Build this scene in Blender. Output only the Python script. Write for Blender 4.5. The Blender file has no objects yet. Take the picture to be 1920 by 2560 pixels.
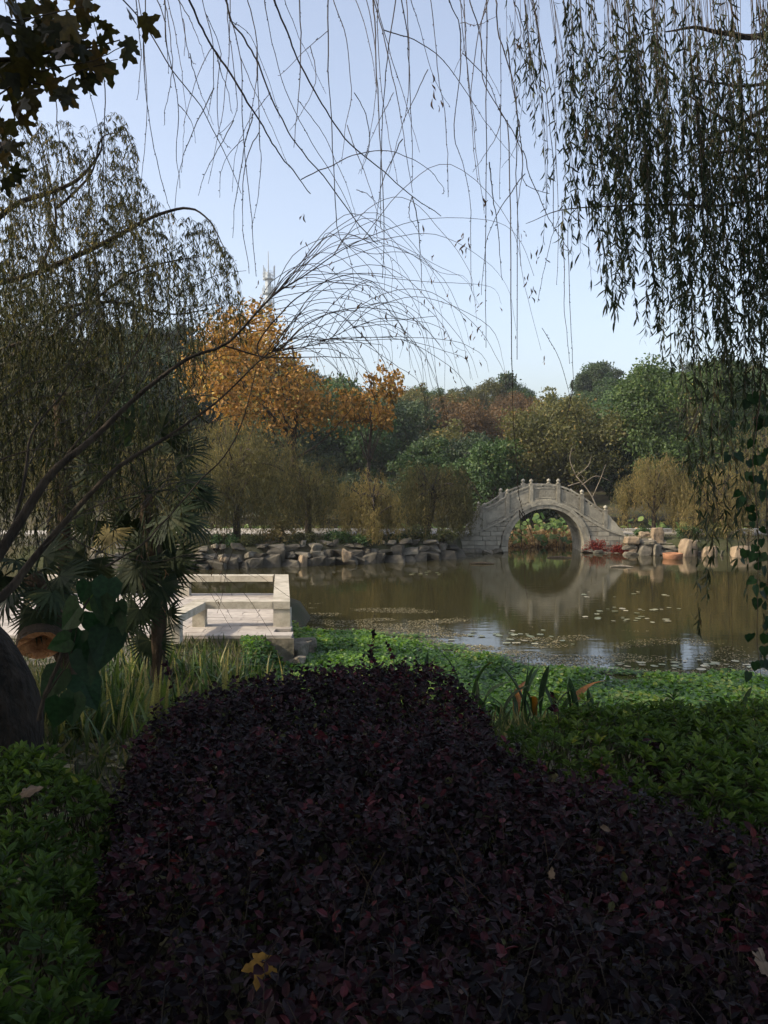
import bpy, math, random
import numpy as np
from mathutils import Vector, noise as mnoise

SC = bpy.context.scene
COL = SC.collection
random.seed(5)
rng = np.random.default_rng(11)

# ------------------------------------------------------------------ camera, world, sun, exposure
EYE = 1.5
FPX = 2145.0
PITCH = math.atan(90.0 / FPX)
cam_data = bpy.data.cameras.new('camera')
cam = bpy.data.objects.new('camera', cam_data)
COL.objects.link(cam)
cam.location = (0, 0, EYE)
cam.rotation_euler = (math.pi / 2 - PITCH, 0, 0)
cam_data.sensor_fit = 'VERTICAL'
cam_data.sensor_height = 36.0
cam_data.lens = FPX / 2560.0 * 36.0
cam_data.clip_start = 0.05
cam_data.clip_end = 3000.0
SC.camera = cam

SUN = Vector((-0.80, -0.20, 0.56)).normalized()
world = bpy.data.worlds.new('World')
SC.world = world
world.use_nodes = True
wn = world.node_tree.nodes
wn.clear()
sky = wn.new('ShaderNodeTexSky')
sky.sky_type = 'NISHITA'
sky.sun_disc = False
sky.sun_elevation = math.asin(SUN.z)
sky.sun_rotation = math.atan2(SUN.x, SUN.y) % (2 * math.pi)
sky.air_density = 1.0
sky.dust_density = 3.5
sky.ozone_density = 2.0
bg = wn.new('ShaderNodeBackground')
bg.inputs['Strength'].default_value = 0.15
wo = wn.new('ShaderNodeOutputWorld')
pale = wn.new('ShaderNodeHueSaturation')
pale.inputs['Saturation'].default_value = 0.74
tone = wn.new('ShaderNodeMix'); tone.data_type = 'RGBA'; tone.blend_type = 'MULTIPLY'
tone.inputs[0].default_value = 1.0
tone.inputs[7].default_value = (1.035, 1.01, 1.0, 1)
world.node_tree.links.new(sky.outputs[0], pale.inputs['Color'])
world.node_tree.links.new(pale.outputs[0], tone.inputs[6])
world.node_tree.links.new(tone.outputs[2], bg.inputs[0])
world.node_tree.links.new(bg.outputs[0], wo.inputs[0])

sl = bpy.data.lights.new('sun', 'SUN')
sl.energy = 2.6
sl.angle = math.radians(0.6)
sl.color = (1.0, 0.86, 0.66)
so = bpy.data.objects.new('sun', sl)
so.rotation_euler = SUN.to_track_quat('Z', 'Y').to_euler()
so.location = (-30, -5, 30)
COL.objects.link(so)

SC.view_settings.view_transform = 'Standard'
SC.view_settings.look = 'None'
SC.view_settings.exposure = 1.0
SC.view_settings.gamma = 1.0
SC.view_settings.use_curve_mapping = False
SC.cycles.max_bounces = 8
SC.cycles.diffuse_bounces = 3
SC.cycles.glossy_bounces = 3
SC.cycles.transmission_bounces = 4
SC.cycles.use_denoising = True


# ------------------------------------------------------------------ helpers
def at(px, py, Y):
    """a point of the place at distance Y in front of the camera, from where it shows in the photograph"""
    u = (px - 960.0) / FPX
    v = (1280.0 - py) / FPX
    c, s = math.cos(PITCH), math.sin(PITCH)
    dy = c + v * s
    dz = -s + v * c
    t = Y / dy
    return np.array((u * t, Y, EYE + dz * t))


def on(px, py, z):
    """the same, on the horizontal plane of height z"""
    u = (px - 960.0) / FPX
    v = (1280.0 - py) / FPX
    c, s = math.cos(PITCH), math.sin(PITCH)
    dy = c + v * s
    dz = -s + v * c
    t = (z - EYE) / dz
    return np.array((u * t, dy * t, z))


def tag(o, label=None, cat=None, group=None, kind=None):
    if label: o['label'] = label
    if cat: o['category'] = cat
    if group: o['group'] = group
    if kind: o['kind'] = kind
    return o


def empty(name, loc=(0, 0, 0), label=None, cat=None, group=None, rz=0.0):
    o = bpy.data.objects.new(name, None)
    o.empty_display_size = 0.1
    o.location = loc
    o.rotation_euler = (0, 0, rz)
    COL.objects.link(o)
    return tag(o, label, cat, group)


def link(name, me, parent=None, kind=None, loc=None):
    o = bpy.data.objects.new(name, me)
    COL.objects.link(o)
    if loc is not None: o.location = loc
    if parent is not None: o.parent = parent
    if kind: o['kind'] = kind
    return o


def mesh_np(name, V, F, mat, tint=None, smooth=False):
    """mesh from an array of vertices and a list of face arrays (each M x k)"""
    me = bpy.data.meshes.new(name)
    V = np.asarray(V, dtype=np.float32)
    if isinstance(F, np.ndarray): F = [F]
    F = [np.asarray(f, dtype=np.int32) for f in F if len(f)]
    nl = sum(f.size for f in F)
    npoly = sum(len(f) for f in F)
    me.vertices.add(len(V))
    me.vertices.foreach_set('co', V.ravel())
    me.loops.add(nl)
    me.polygons.add(npoly)
    me.loops.foreach_set('vertex_index', np.concatenate([f.ravel() for f in F]))
    starts, s = [], 0
    for f in F:
        k = f.shape[1]
        starts.append(s + np.arange(len(f)) * k)
        s += f.size
    me.polygons.foreach_set('loop_start', np.concatenate(starts).astype(np.int32))
    me.polygons.foreach_set('use_smooth', np.full(npoly, bool(smooth)))
    if tint is not None:
        a = me.attributes.new('tint', 'FLOAT', 'POINT')
        a.data.foreach_set('value', np.asarray(tint, dtype=np.float32))
    me.materials.append(mat)
    me.update(calc_edges=True)
    me.validate()
    return me


class MB:
    """collects shapes into one mesh"""
    def __init__(s):
        s.v, s.f, s.n, s.t = [], {}, 0, []
    def add(s, V, F, tint=0.5):
        V = np.asarray(V, float).reshape(-1, 3)
        for f in F:
            f = np.asarray(f)
            if f.ndim == 1: f = f[None]
            s.f.setdefault(f.shape[1], []).append(f + s.n)
        s.v.append(V)
        s.t.append(np.full(len(V), tint) if np.isscalar(tint) else np.asarray(tint))
        s.n += len(V)
        return s
    def box(s, c, size, rz=0.0, jit=0.0, tint=0.5):
        x, y, z = size[0] / 2, size[1] / 2, size[2] / 2
        V = np.array([(a * x, b * y, d * z) for d in (-1, 1) for a, b in ((-1, -1), (1, -1), (1, 1), (-1, 1))], float)
        if jit: V += rng.uniform(-jit, jit, V.shape)
        ca, sa = math.cos(rz), math.sin(rz)
        V = V @ np.array([(ca, sa, 0), (-sa, ca, 0), (0, 0, 1)])
        F = np.array([(3, 2, 1, 0), (4, 5, 6, 7), (0, 1, 5, 4), (1, 2, 6, 5), (2, 3, 7, 6), (3, 0, 4, 7)])
        return s.add(V + np.asarray(c, float), [F], tint)
    def tube(s, pts, rad, n=6, wob=0.0, cap=True, tint=0.5):
        P = np.asarray(pts, float)
        R = np.broadcast_to(np.asarray(rad, float), (len(P),)).copy()
        T = np.gradient(P, axis=0)
        T /= np.linalg.norm(T, axis=1)[:, None] + 1e-9
        ref = np.array((0.0, 0, 1)) if abs(T[0][2]) < 0.9 else np.array((1.0, 0, 0))
        U = np.cross(T, ref); U /= np.linalg.norm(U, axis=1)[:, None] + 1e-9
        for i in range(1, len(U)):
            if U[i] @ U[i - 1] < 0: U[i] = -U[i]
        W = np.cross(T, U)
        a = np.linspace(0, 2 * math.pi, n, endpoint=False)
        r = R[:, None] * (1 + (rng.uniform(-wob, wob, (len(P), n)) if wob else 0))
        V = P[:, None, :] + r[..., None] * (np.cos(a)[None, :, None] * U[:, None, :] + np.sin(a)[None, :, None] * W[:, None, :])
        V = V.reshape(-1, 3)
        i = np.arange(len(P) - 1)[:, None] * n
        j = np.arange(n)[None, :]
        k = (j + 1) % n
        F = np.stack([i + j, i + k, i + n + k, i + n + j], -1).reshape(-1, 4)
        fs = [F]
        if cap and n > 2:
            fs.append(np.arange(n)[::-1][None]); fs.append((np.arange(n) + (len(P) - 1) * n)[None])
        return s.add(V, fs, tint)
    def lathe(s, prof, c=(0, 0, 0), n=12, tint=0.5):
        P = np.array(prof, float)
        a = np.linspace(0, 2 * math.pi, n, endpoint=False)
        V = np.stack([P[:, 0][:, None] * np.cos(a), P[:, 0][:, None] * np.sin(a), np.repeat(P[:, 1][:, None], n, 1)], -1).reshape(-1, 3)
        i = np.arange(len(P) - 1)[:, None] * n
        j = np.arange(n)[None, :]; k = (j + 1) % n
        F = np.stack([i + j, i + k, i + n + k, i + n + j], -1).reshape(-1, 4)
        return s.add(V + np.asarray(c, float), [F, np.arange(n)[::-1][None], (np.arange(n) + (len(P) - 1) * n)[None]], tint)
    def prism(s, poly, y0, y1, tint=0.5):
        """polygon (x, z) pushed from y0 to y1"""
        n = len(poly)
        V = [(x, y0, z) for x, z in poly] + [(x, y1, z) for x, z in poly]
        i = np.arange(n); k = (i + 1) % n
        F = np.stack([i, k, k + n, i + n], -1)
        return s.add(V, [F, i[::-1][None], (i + n)[None]], tint)
    def mesh(s, name, mat, smooth=False):
        return mesh_np(name, np.concatenate(s.v), [np.concatenate(x) for x in s.f.values()], mat, np.concatenate(s.t), smooth)
    def build(s, name, mat, parent=None, smooth=False, kind=None, loc=None):
        return link(name, s.mesh(name, mat, smooth), parent, kind, loc)


def unit(a):
    return a / (np.linalg.norm(a, axis=-1, keepdims=True) + 1e-9)


# leaf outlines: x across, y along (0..1), z out of the leaf
T_DIAMOND = (np.array([(0, 0, 0), (.28, .45, .06), (0, 1, 0), (-.28, .45, .06)]), [np.array([(0, 1, 2, 3)])])
T_OVAL = (np.array([(0, 0, 0), (.27, .28, .07), (.26, .68, .06), (0, 1, -.08), (-.26, .68, .06), (-.27, .28, .07)]),
          [np.array([(0, 1, 2, 3), (0, 3, 4, 5)])])
T_LANCE = (np.array([(0, 0, 0), (.15, .35, .05), (.14, .65, .05), (0, 1, -.1), (-.14, .65, .05), (-.15, .35, .05)]),
           [np.array([(0, 1, 2, 3), (0, 3, 4, 5)])])
T_WILLOW = (np.array([(0, 0, 0), (.055, .3, .05), (.05, .62, .06), (0, 1, -.1), (-.05, .62, .06), (-.055, .3, .05)]),
            [np.array([(0, 1, 5)]), np.array([(1, 2, 4, 5)]), np.array([(2, 3, 4)])])
_a = np.linspace(0, 2 * math.pi, 7, endpoint=False)
T_ROUND = (np.vstack([[(0, .5, -.08)], np.stack([.52 * np.sin(_a), .5 - .5 * np.cos(_a), .04 * np.cos(3 * _a)], -1)]),
           [np.array([(0, 1 + i, 1 + (i + 1) % 7) for i in range(7)])])


def scatter(tpl, P, A, N, S, tint, width=None):
    """copies of a leaf outline: P roots, A axes, N leaf normals, S lengths"""
    V0, F0 = tpl
    A = unit(A)
    N = unit(N - (N * A).sum(-1, keepdims=True) * A)
    B = np.cross(A, N)
    w = 1.0 if width is None else np.asarray(width)[:, None, None]
    V = P[:, None, :] + S[:, None, None] * (V0[None, :, 0, None] * B[:, None, :] * w + V0[None, :, 1, None] * A[:, None, :] + V0[None, :, 2, None] * N[:, None, :])
    k = len(V0)
    off = np.arange(len(P))[:, None, None] * k
    F = [(f[None] + off).reshape(-1, f.shape[1]) for f in F0]
    return V.reshape(-1, 3), F, np.repeat(tint, k)


def foliage(name, mat, parts, parent=None, kind=None):
    """joins several scatter() results"""
    Vs, Fs, Ts, n = [], {}, [], 0
    for V, F, t in parts:
        for f in F: Fs.setdefault(f.shape[1], []).append(f + n)
        Vs.append(V); Ts.append(t); n += len(V)
    me = mesh_np(name, np.concatenate(Vs), [np.concatenate(x) for x in Fs.values()], mat, np.concatenate(Ts))
    if parent is False: return me
    return link(name, me, parent, kind)


def rdir(n):
    return unit(rng.normal(size=(n, 3)))


def spline(pts, n):
    """smooth curve through points (Catmull-Rom), n samples"""
    P = np.asarray(pts, float)
    P = np.vstack([2 * P[0] - P[1], P, 2 * P[-1] - P[-2]])
    m = len(P) - 3
    out = []
    for t in np.linspace(0, m - 1e-6, n):
        i = int(t); u = t - i
        a, b, c, d = P[i:i + 4]
        out.append(0.5 * ((2 * b) + (-a + c) * u + (2 * a - 5 * b + 4 * c - d) * u * u + (-a + 3 * b - 3 * c + d) * u ** 3))
    return np.array(out)


def inpoly(x, y, poly):
    poly = np.asarray(poly)
    r = np.zeros(len(x), bool)
    j = len(poly) - 1
    for i in range(len(poly)):
        xi, yi = poly[i][0], poly[i][1]
        xj, yj = poly[j][0], poly[j][1]
        r ^= ((yi > y) != (yj > y)) & (x < (xj - xi) * (y - yi) / (yj - yi + 1e-12) + xi)
        j = i
    return r


# ------------------------------------------------------------------ materials
def new_mat(name):
    m = bpy.data.materials.new(name)
    m.use_nodes = True
    nt = m.node_tree
    nt.nodes.clear()
    out = nt.nodes.new('ShaderNodeOutputMaterial')
    return m, nt, out


def ramp(nt, cols):
    r = nt.nodes.new('ShaderNodeValToRGB')
    e = r.color_ramp.elements
    while len(e) < len(cols): e.new(0.5)
    for i, (p, c) in enumerate(cols):
        e[i].position = p
        e[i].color = (*c, 1)
    return r


def leaf_mat(name, cols, trans=0.35, rough=0.5, spec=0.3, vary=0.25):
    """leaf colour from the per-leaf tint, a little translucent"""
    m, nt, out = new_mat(name)
    L = nt.links.new
    at_ = nt.nodes.new('ShaderNodeAttribute'); at_.attribute_name = 'tint'
    r = ramp(nt, cols)
    L(at_.outputs['Fac'], r.inputs[0])
    oi = nt.nodes.new('ShaderNodeObjectInfo')
    hs = nt.nodes.new('ShaderNodeHueSaturation')
    mr = nt.nodes.new('ShaderNodeMapRange')
    mr.inputs[3].default_value = 1 - vary; mr.inputs[4].default_value = 1 + vary
    L(oi.outputs['Random'], mr.inputs[0]); L(mr.outputs[0], hs.inputs['Value'])
    L(r.outputs[0], hs.inputs['Color'])
    p = nt.nodes.new('ShaderNodeBsdfPrincipled')
    p.inputs['Roughness'].default_value = rough
    p.inputs['Specular IOR Level'].default_value = spec
    tcg = nt.nodes.new('ShaderNodeTexCoord'); ng = nt.nodes.new('ShaderNodeTexNoise')
    ng.inputs['Scale'].default_value = 60; ng.inputs['Detail'].default_value = 4
    L(tcg.outputs['Object'], ng.inputs['Vector'])
    mg = nt.nodes.new('ShaderNodeMapRange'); mg.inputs[1].default_value = .3; mg.inputs[2].default_value = .7
    mg.inputs[3].default_value = .62; mg.inputs[4].default_value = 1.38
    L(ng.outputs['Fac'], mg.inputs[0])
    hg = nt.nodes.new('ShaderNodeHueSaturation'); L(mg.outputs[0], hg.inputs['Value']); L(hs.outputs[0], hg.inputs['Color'])
    hs = hg
    L(hs.outputs[0], p.inputs['Base Color'])
    t = nt.nodes.new('ShaderNodeBsdfTranslucent')
    h2 = nt.nodes.new('ShaderNodeHueSaturation')
    h2.inputs['Saturation'].default_value = 1.15
    h2.inputs['Value'].default_value = 1.3
    L(hs.outputs[0], h2.inputs['Color']); L(h2.outputs[0], t.inputs[0])
    mx = nt.nodes.new('ShaderNodeMixShader')
    mx.inputs[0].default_value = trans
    L(p.outputs[0], mx.inputs[1]); L(t.outputs[0], mx.inputs[2]); L(mx.outputs[0], out.inputs[0])
    return m


def rough_mat(name, cols, scale=4.0, rough=0.85, bump=0.4, detail=8, fine=None, stretch=(1, 1, 1), vary=0.0, tintcols=None, blotch=None):
    """stone, bark, soil: noise colour, relief, optional blotches of a second colour"""
    m, nt, out = new_mat(name)
    L = nt.links.new
    tc = nt.nodes.new('ShaderNodeTexCoord')
    mp = nt.nodes.new('ShaderNodeMapping'); mp.inputs['Scale'].default_value = stretch
    L(tc.outputs['Object'], mp.inputs[0])
    oi = nt.nodes.new('ShaderNodeObjectInfo')
    va = nt.nodes.new('ShaderNodeVectorMath'); va.operation = 'ADD'
    vm = nt.nodes.new('ShaderNodeVectorMath'); vm.operation = 'SCALE'
    cb = nt.nodes.new('ShaderNodeCombineXYZ')
    L(oi.outputs['Random'], cb.inputs[0]); L(oi.outputs['Random'], cb.inputs[1])
    L(cb.outputs[0], vm.inputs[0]); vm.inputs['Scale'].default_value = 37.0
    L(mp.outputs[0], va.inputs[0]); L(vm.outputs[0], va.inputs[1])
    nz = nt.nodes.new('ShaderNodeTexNoise')
    nz.inputs['Scale'].default_value = scale; nz.inputs['Detail'].default_value = detail
    nz.inputs['Roughness'].default_value = 0.65
    L(va.outputs[0], nz.inputs['Vector'])
    r = ramp(nt, cols)
    L(nz.outputs['Fac'], r.inputs[0])
    colour = r.outputs[0]
    if blotch:
        bc, bs, lo, hi = blotch
        n2 = nt.nodes.new('ShaderNodeTexNoise'); n2.inputs['Scale'].default_value = bs; n2.inputs['Detail'].default_value = 6
        n2.inputs['Roughness'].default_value = 0.7
        L(va.outputs[0], n2.inputs['Vector'])
        m2 = nt.nodes.new('ShaderNodeMapRange'); m2.inputs[1].default_value = lo; m2.inputs[2].default_value = hi
        L(n2.outputs['Fac'], m2.inputs[0])
        mixb = nt.nodes.new('ShaderNodeMix'); mixb.data_type = 'RGBA'
        L(m2.outputs[0], mixb.inputs[0]); L(colour, mixb.inputs[6]); mixb.inputs[7].default_value = (*bc, 1)
        colour = mixb.outputs[2]
    if vary:
        hs = nt.nodes.new('ShaderNodeHueSaturation')
        mr = nt.nodes.new('ShaderNodeMapRange')
        mr.inputs[3].default_value = 1 - vary; mr.inputs[4].default_value = 1 + vary
        L(oi.outputs['Random'], mr.inputs[0]); L(mr.outputs[0], hs.inputs['Value']); L(colour, hs.inputs['Color'])
        colour = hs.outputs[0]
    p = nt.nodes.new('ShaderNodeBsdfPrincipled')
    p.inputs['Roughness'].default_value = rough
    p.inputs['Specular IOR Level'].default_value = 0.25
    L(colour, p.inputs['Base Color'])
    n3 = nt.nodes.new('ShaderNodeTexNoise'); n3.inputs['Scale'].default_value = fine or scale * 5; n3.inputs['Detail'].default_value = 6
    L(va.outputs[0], n3.inputs['Vector'])
    b = nt.nodes.new('ShaderNodeBump'); b.inputs['Strength'].default_value = bump; b.inputs['Distance'].default_value = 0.03
    L(n3.outputs['Fac'], b.inputs['Height']); L(b.outputs[0], p.inputs['Normal'])
    L(p.outputs[0], out.inputs[0])
    return m


M = {}
M['bark'] = rough_mat('bark', [(.35, (.022, .018, .014)), (.7, (.085, .066, .046))], 11, .95, 1.0, fine=38, stretch=(1, 1, .3))
M['bark_dark'] = rough_mat('bark_dark', [(.35, (.008, .007, .005)), (.65, (.035, .027, .019)), (.9, (.07, .055, .04))], 16, .95, 1.0, fine=45, stretch=(1, 1, .35))
M['bark_pale'] = rough_mat('bark_pale', [(.3, (.10, .085, .06)), (.7, (.26, .22, .16))], 5, .9, .6)
M['twig'] = rough_mat('twig', [(.3, (.022, .016, .01)), (.7, (.065, .045, .028))], 12, .7, .2)
M['soil'] = rough_mat('soil', [(.3, (.03, .024, .016)), (.5, (.065, .055, .03)), (.75, (.10, .09, .05))], 1.4, .95, .7, fine=14,
                      blotch=((.045, .05, .02), .5, .45, .6))
M['stone'] = rough_mat('stone', [(.25, (.15, .135, .10)), (.55, (.28, .26, .20)), (.8, (.37, .34, .26))], 3.0, .85, .5, vary=.2,
                       blotch=((.13, .125, .10), 1.6, .52, .75))
M['rail_stone'] = rough_mat('rail_stone', [(.3, (.34, .31, .24)), (.7, (.52, .47, .38))], 5, .8, .3, vary=.06, blotch=((.20, .18, .13), 2.6, .48, .74))
M['paving'] = rough_mat('paving', [(.3, (.28, .25, .22)), (.7, (.43, .39, .34))], 5, .85, .2, vary=.16)
M['rock'] = rough_mat('rock', [(.25, (.055, .048, .036)), (.5, (.13, .115, .085)), (.78, (.28, .24, .18))], 2.2, .9, .8, fine=9, vary=.25,
                      blotch=((.09, .085, .06), 1.5, .5, .68))
M['rock_warm'] = rough_mat('rock_warm', [(.25, (.10, .075, .05)), (.5, (.22, .165, .105)), (.8, (.33, .26, .17))], 2.4, .9, .9, fine=9, vary=.1, blotch=((.12, .10, .07), 2.2, .5, .66))
M['rock_wet'] = rough_mat('rock_wet', [(.25, (.035, .032, .024)), (.6, (.085, .075, .055)), (.85, (.14, .12, .09))], 2.0, .7, .9, fine=8, vary=.2)
M['path'] = rough_mat('path', [(.3, (.26, .24, .20)), (.7, (.40, .37, .32))], 2, .9, .2)
M['kerb'] = rough_mat('kerb', [(.3, (.5, .48, .43)), (.7, (.66, .63, .56))], 3, .8, .2)
M['steel'] = rough_mat('steel', [(.3, (.30, .34, .36)), (.7, (.42, .46, .48))], 2, .5, .1)
M['clay'] = rough_mat('clay', [(.3, (.20, .09, .045)), (.7, (.34, .17, .09))], 8, .85, .3)
M['cut_wood'] = rough_mat('cut_wood', [(.3, (.30, .12, .045)), (.7, (.55, .26, .10))], 14, .9, .9, stretch=(1, 1, 1))
M['fibre'] = rough_mat('fibre', [(.3, (.025, .018, .011)), (.7, (.085, .058, .034))], 14, .95, .9, stretch=(1, 1, .3))

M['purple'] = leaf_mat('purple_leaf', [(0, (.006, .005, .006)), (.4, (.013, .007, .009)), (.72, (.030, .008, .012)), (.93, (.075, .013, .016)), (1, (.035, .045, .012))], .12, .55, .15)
M['azalea'] = leaf_mat('azalea_leaf', [(0, (.030, .060, .012)), (.5, (.062, .105, .020)), (.9, (.12, .17, .03)), (1, (.22, .22, .04))], .3, .55, .2, vary=.05)
M['pennywort'] = leaf_mat('pennywort_leaf', [(0, (.030, .070, .016)), (.5, (.085, .175, .028)), (.88, (.20, .33, .055)), (1, (.36, .34, .09))], .42, .35, .4, vary=0)
M['iris'] = leaf_mat('iris_leaf', [(0, (.022, .045, .014)), (.55, (.055, .095, .024)), (.85, (.13, .16, .04)), (1, (.30, .24, .09))], .35, .45, .35)
M['canna'] = leaf_mat('canna_leaf', [(0, (.014, .032, .012)), (.6, (.035, .062, .018)), (.8, (.10, .10, .025)), (1, (.22, .09, .025))], .25, .5, .3)
M['willow_near'] = leaf_mat('willow_leaf_near', [(0, (.016, .026, .012)), (.6, (.034, .048, .019)), (.9, (.07, .062, .024)), (1, (.12, .065, .03))], .25, .55, .2)
M['willow_left'] = leaf_mat('willow_leaf_olive', [(0, (.015, .020, .009)), (.45, (.055, .058, .021)), (.8, (.145, .125, .042)), (1, (.30, .22, .09))], .35, .55, .2)  # dark end kept low to paint the shade of the lower strands
M['willow_brown'] = leaf_mat('willow_leaf_brown', [(0, (.06, .06, .024)), (.5, (.125, .112, .042)), (.85, (.20, .165, .062)), (1, (.30, .22, .09))], .4, .6, .2, vary=.12)
M['willow_yellow'] = leaf_mat('willow_leaf_yellow', [(0, (.10, .085, .033)), (.5, (.17, .14, .05)), (.85, (.25, .19, .075)), (1, (.34, .24, .11))], .4, .6, .2, vary=.1)
M['orange'] = leaf_mat('autumn_leaf', [(0, (.08, .08, .025)), (.22, (.15, .10, .03)), (.5, (.27, .145, .045)), (.8, (.43, .25, .08)), (1, (.42, .36, .12))], .42, .6, .2, vary=.05)
M['green'] = leaf_mat('broad_leaf_green', [(0, (.022, .045, .016)), (.5, (.045, .085, .025)), (.9, (.08, .125, .035)), (1, (.14, .14, .045))], .3, .5, .25)
M['fresh'] = leaf_mat('broad_leaf_fresh', [(0, (.03, .055, .018)), (.5, (.065, .11, .03)), (.9, (.12, .17, .045)), (1, (.18, .18, .05))], .35, .5, .25)
M['dark_green'] = leaf_mat('broad_leaf_dark', [(0, (.016, .03, .014)), (.5, (.03, .052, .02)), (1, (.06, .085, .03))], .25, .5, .25)
M['olive'] = leaf_mat('broad_leaf_olive', [(0, (.05, .055, .02)), (.5, (.095, .10, .032)), (.9, (.16, .145, .045)), (1, (.24, .16, .05))], .35, .5, .25)
M['russet'] = leaf_mat('broad_leaf_russet', [(0, (.06, .042, .022)), (.5, (.12, .078, .034)), (1, (.20, .11, .045))], .35, .5, .2)
M['plane'] = leaf_mat('plane_leaf', [(0, (.022, .024, .009)), (.5, (.045, .040, .012)), (1, (.10, .06, .018))], .4, .5, .3, vary=.3)
M['palm'] = leaf_mat('palm_leaf', [(0, (.012, .022, .010)), (.7, (.028, .042, .016)), (1, (.08, .07, .03))], .2, .6, .15)
M['lotus'] = leaf_mat('lotus_leaf', [(0, (.045, .09, .025)), (.5, (.13, .21, .055)), (1, (.27, .33, .09))], .45, .5, .3, vary=.3)
M['lotus_dry'] = leaf_mat('lotus_leaf_dry', [(0, (.20, .11, .045)), (.5, (.42, .28, .13)), (1, (.58, .46, .26))], .4, .7, .15, vary=.35)
M['sapling'] = leaf_mat('sapling_leaf', [(0, (.010, .026, .011)), (.7, (.022, .05, .015)), (1, (.07, .11, .015))], .3, .5, .2, vary=.3)
M['dry_leaf'] = leaf_mat('dry_leaf', [(0, (.05, .03, .02)), (.6, (.10, .06, .03)), (1, (.17, .10, .05))], .3, .7, .15)
M['yellow_leaf'] = leaf_mat('fallen_yellow_leaf', [(0, (.20, .11, .025)), (1, (.26, .15, .035))], .3, .6, .2, vary=0)
M['tan_leaf'] = leaf_mat('fallen_tan_leaf', [(0, (.16, .11, .07)), (1, (.22, .15, .10))], .3, .6, .2, vary=0)
M['pad'] = leaf_mat('lily_pad', [(0, (.10, .12, .045)), (.6, (.20, .20, .10)), (1, (.34, .30, .19))], .1, .3, .5, vary=.2)
M['debris'] = leaf_mat('floating_debris', [(0, (.08, .075, .04)), (.6, (.17, .15, .08)), (1, (.34, .28, .16))], .1, .6, .3, vary=0)
M['red_creeper'] = leaf_mat('red_creeper', [(0, (.14, .022, .02)), (.7, (.28, .04, .03)), (1, (.36, .10, .05))], .35, .6, .2, vary=0)
M['grass'] = leaf_mat('grass_blade', [(0, (.025, .04, .014)), (.6, (.06, .08, .022)), (1, (.19, .16, .07))], .3, .6, .2, vary=0)

# water: murky, almost still
m, nt, out = new_mat('pond_water')
p = nt.nodes.new('ShaderNodeBsdfPrincipled')
p.inputs['Base Color'].default_value = (.028, .025, .010, 1)
p.inputs['Roughness'].default_value = 0.035
p.inputs['IOR'].default_value = 1.333
tc = nt.nodes.new('ShaderNodeTexCoord')
mp = nt.nodes.new('ShaderNodeMapping'); mp.inputs['Scale'].default_value = (1.0, 2.2, 1)
n1 = nt.nodes.new('ShaderNodeTexNoise'); n1.inputs['Scale'].default_value = 2.2; n1.inputs['Detail'].default_value = 5
b = nt.nodes.new('ShaderNodeBump'); b.inputs['Strength'].default_value = 0.10; b.inputs['Distance'].default_value = 0.02
nt.links.new(tc.outputs['Object'], mp.inputs[0]); nt.links.new(mp.outputs[0], n1.inputs['Vector'])
nt.links.new(n1.outputs['Fac'], b.inputs['Height']); nt.links.new(b.outputs[0], p.inputs['Normal'])
nt.links.new(p.outputs[0], out.inputs[0])
M['water'] = m

# ------------------------------------------------------------------ the setting: ground, water, terrace, path
WATER = -1.70
BANK = -0.97
BANKPTS = [(-40, 31), (-12, 29.5), (-6.5, 29.2), (-4.3, 30), (-.87, 31.2), (1.5, 32.5), (2.9, 34.0), (3.4, 36.4), (5.0, 36.4)]
BANKR = [(8.7, 36.4), (9.9, 36.4), (10.2, 34.7), (12.5, 34.2), (15, 34), (40, 33)]
SKY = [(-400, 850), (0, 842), (300, 846), (520, 850), (600, 872), (750, 922), (870, 968), (1000, 988), (1100, 968), (1200, 955), (1300, 962),
       (1370, 1004), (1450, 968), (1520, 937), (1700, 930), (1920, 922), (2400, 930)]


def sstep(a, b, x):
    t = np.clip((x - a) / (b - a), 0, 1)
    return t * t * (3 - 2 * t)


def bank_y(x):
    l = np.interp(x, [p[0] for p in BANKPTS], [p[1] for p in BANKPTS])
    r = np.interp(x, [p[0] for p in BANKR], [p[1] for p in BANKR])
    return np.where(x < 5.0, l, np.where(x > 8.7, r, 60.0))


def ground_h(x, Y):
    near = -1.25 * sstep(4.3, 9.5, Y) - 1.3 * sstep(8.0, 11.0, Y) * sstep(-2.1, -1.0, x)
    near = near - 1.3 * sstep(19.5, 20.5, Y) * (1 - sstep(-2.1, -1.0, x))
    near = np.where((x < -1.6 - .13 * (Y - 14.17)) & (Y > 14.1) & (Y < 19.4), -1.30, near)
    by = bank_y(x)
    far = BANK - 0.05 - 1.45 * (1 - sstep(0.15, .55, Y - by))
    far = far - 1.3 * sstep(38.9, 39.7, Y) * (1 - sstep(47.5, 49.5, Y))
    far = np.where((x > 5.0) & (x < 8.7) & (Y > 34) & (Y < 48), -2.5, far)
    px = 960 + x / np.maximum(Y, 1) * FPX
    top = EYE + (1190 - np.interp(px, [s[0] for s in SKY], [s[1] for s in SKY])) / FPX * 110 - 4.9
    far = far + (np.maximum(top, 2) + 1) * sstep(52, 112, Y) * (1 - .75 * sstep(125, 260, Y))
    h = np.where(Y < 24, near, far)
    return h


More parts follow.
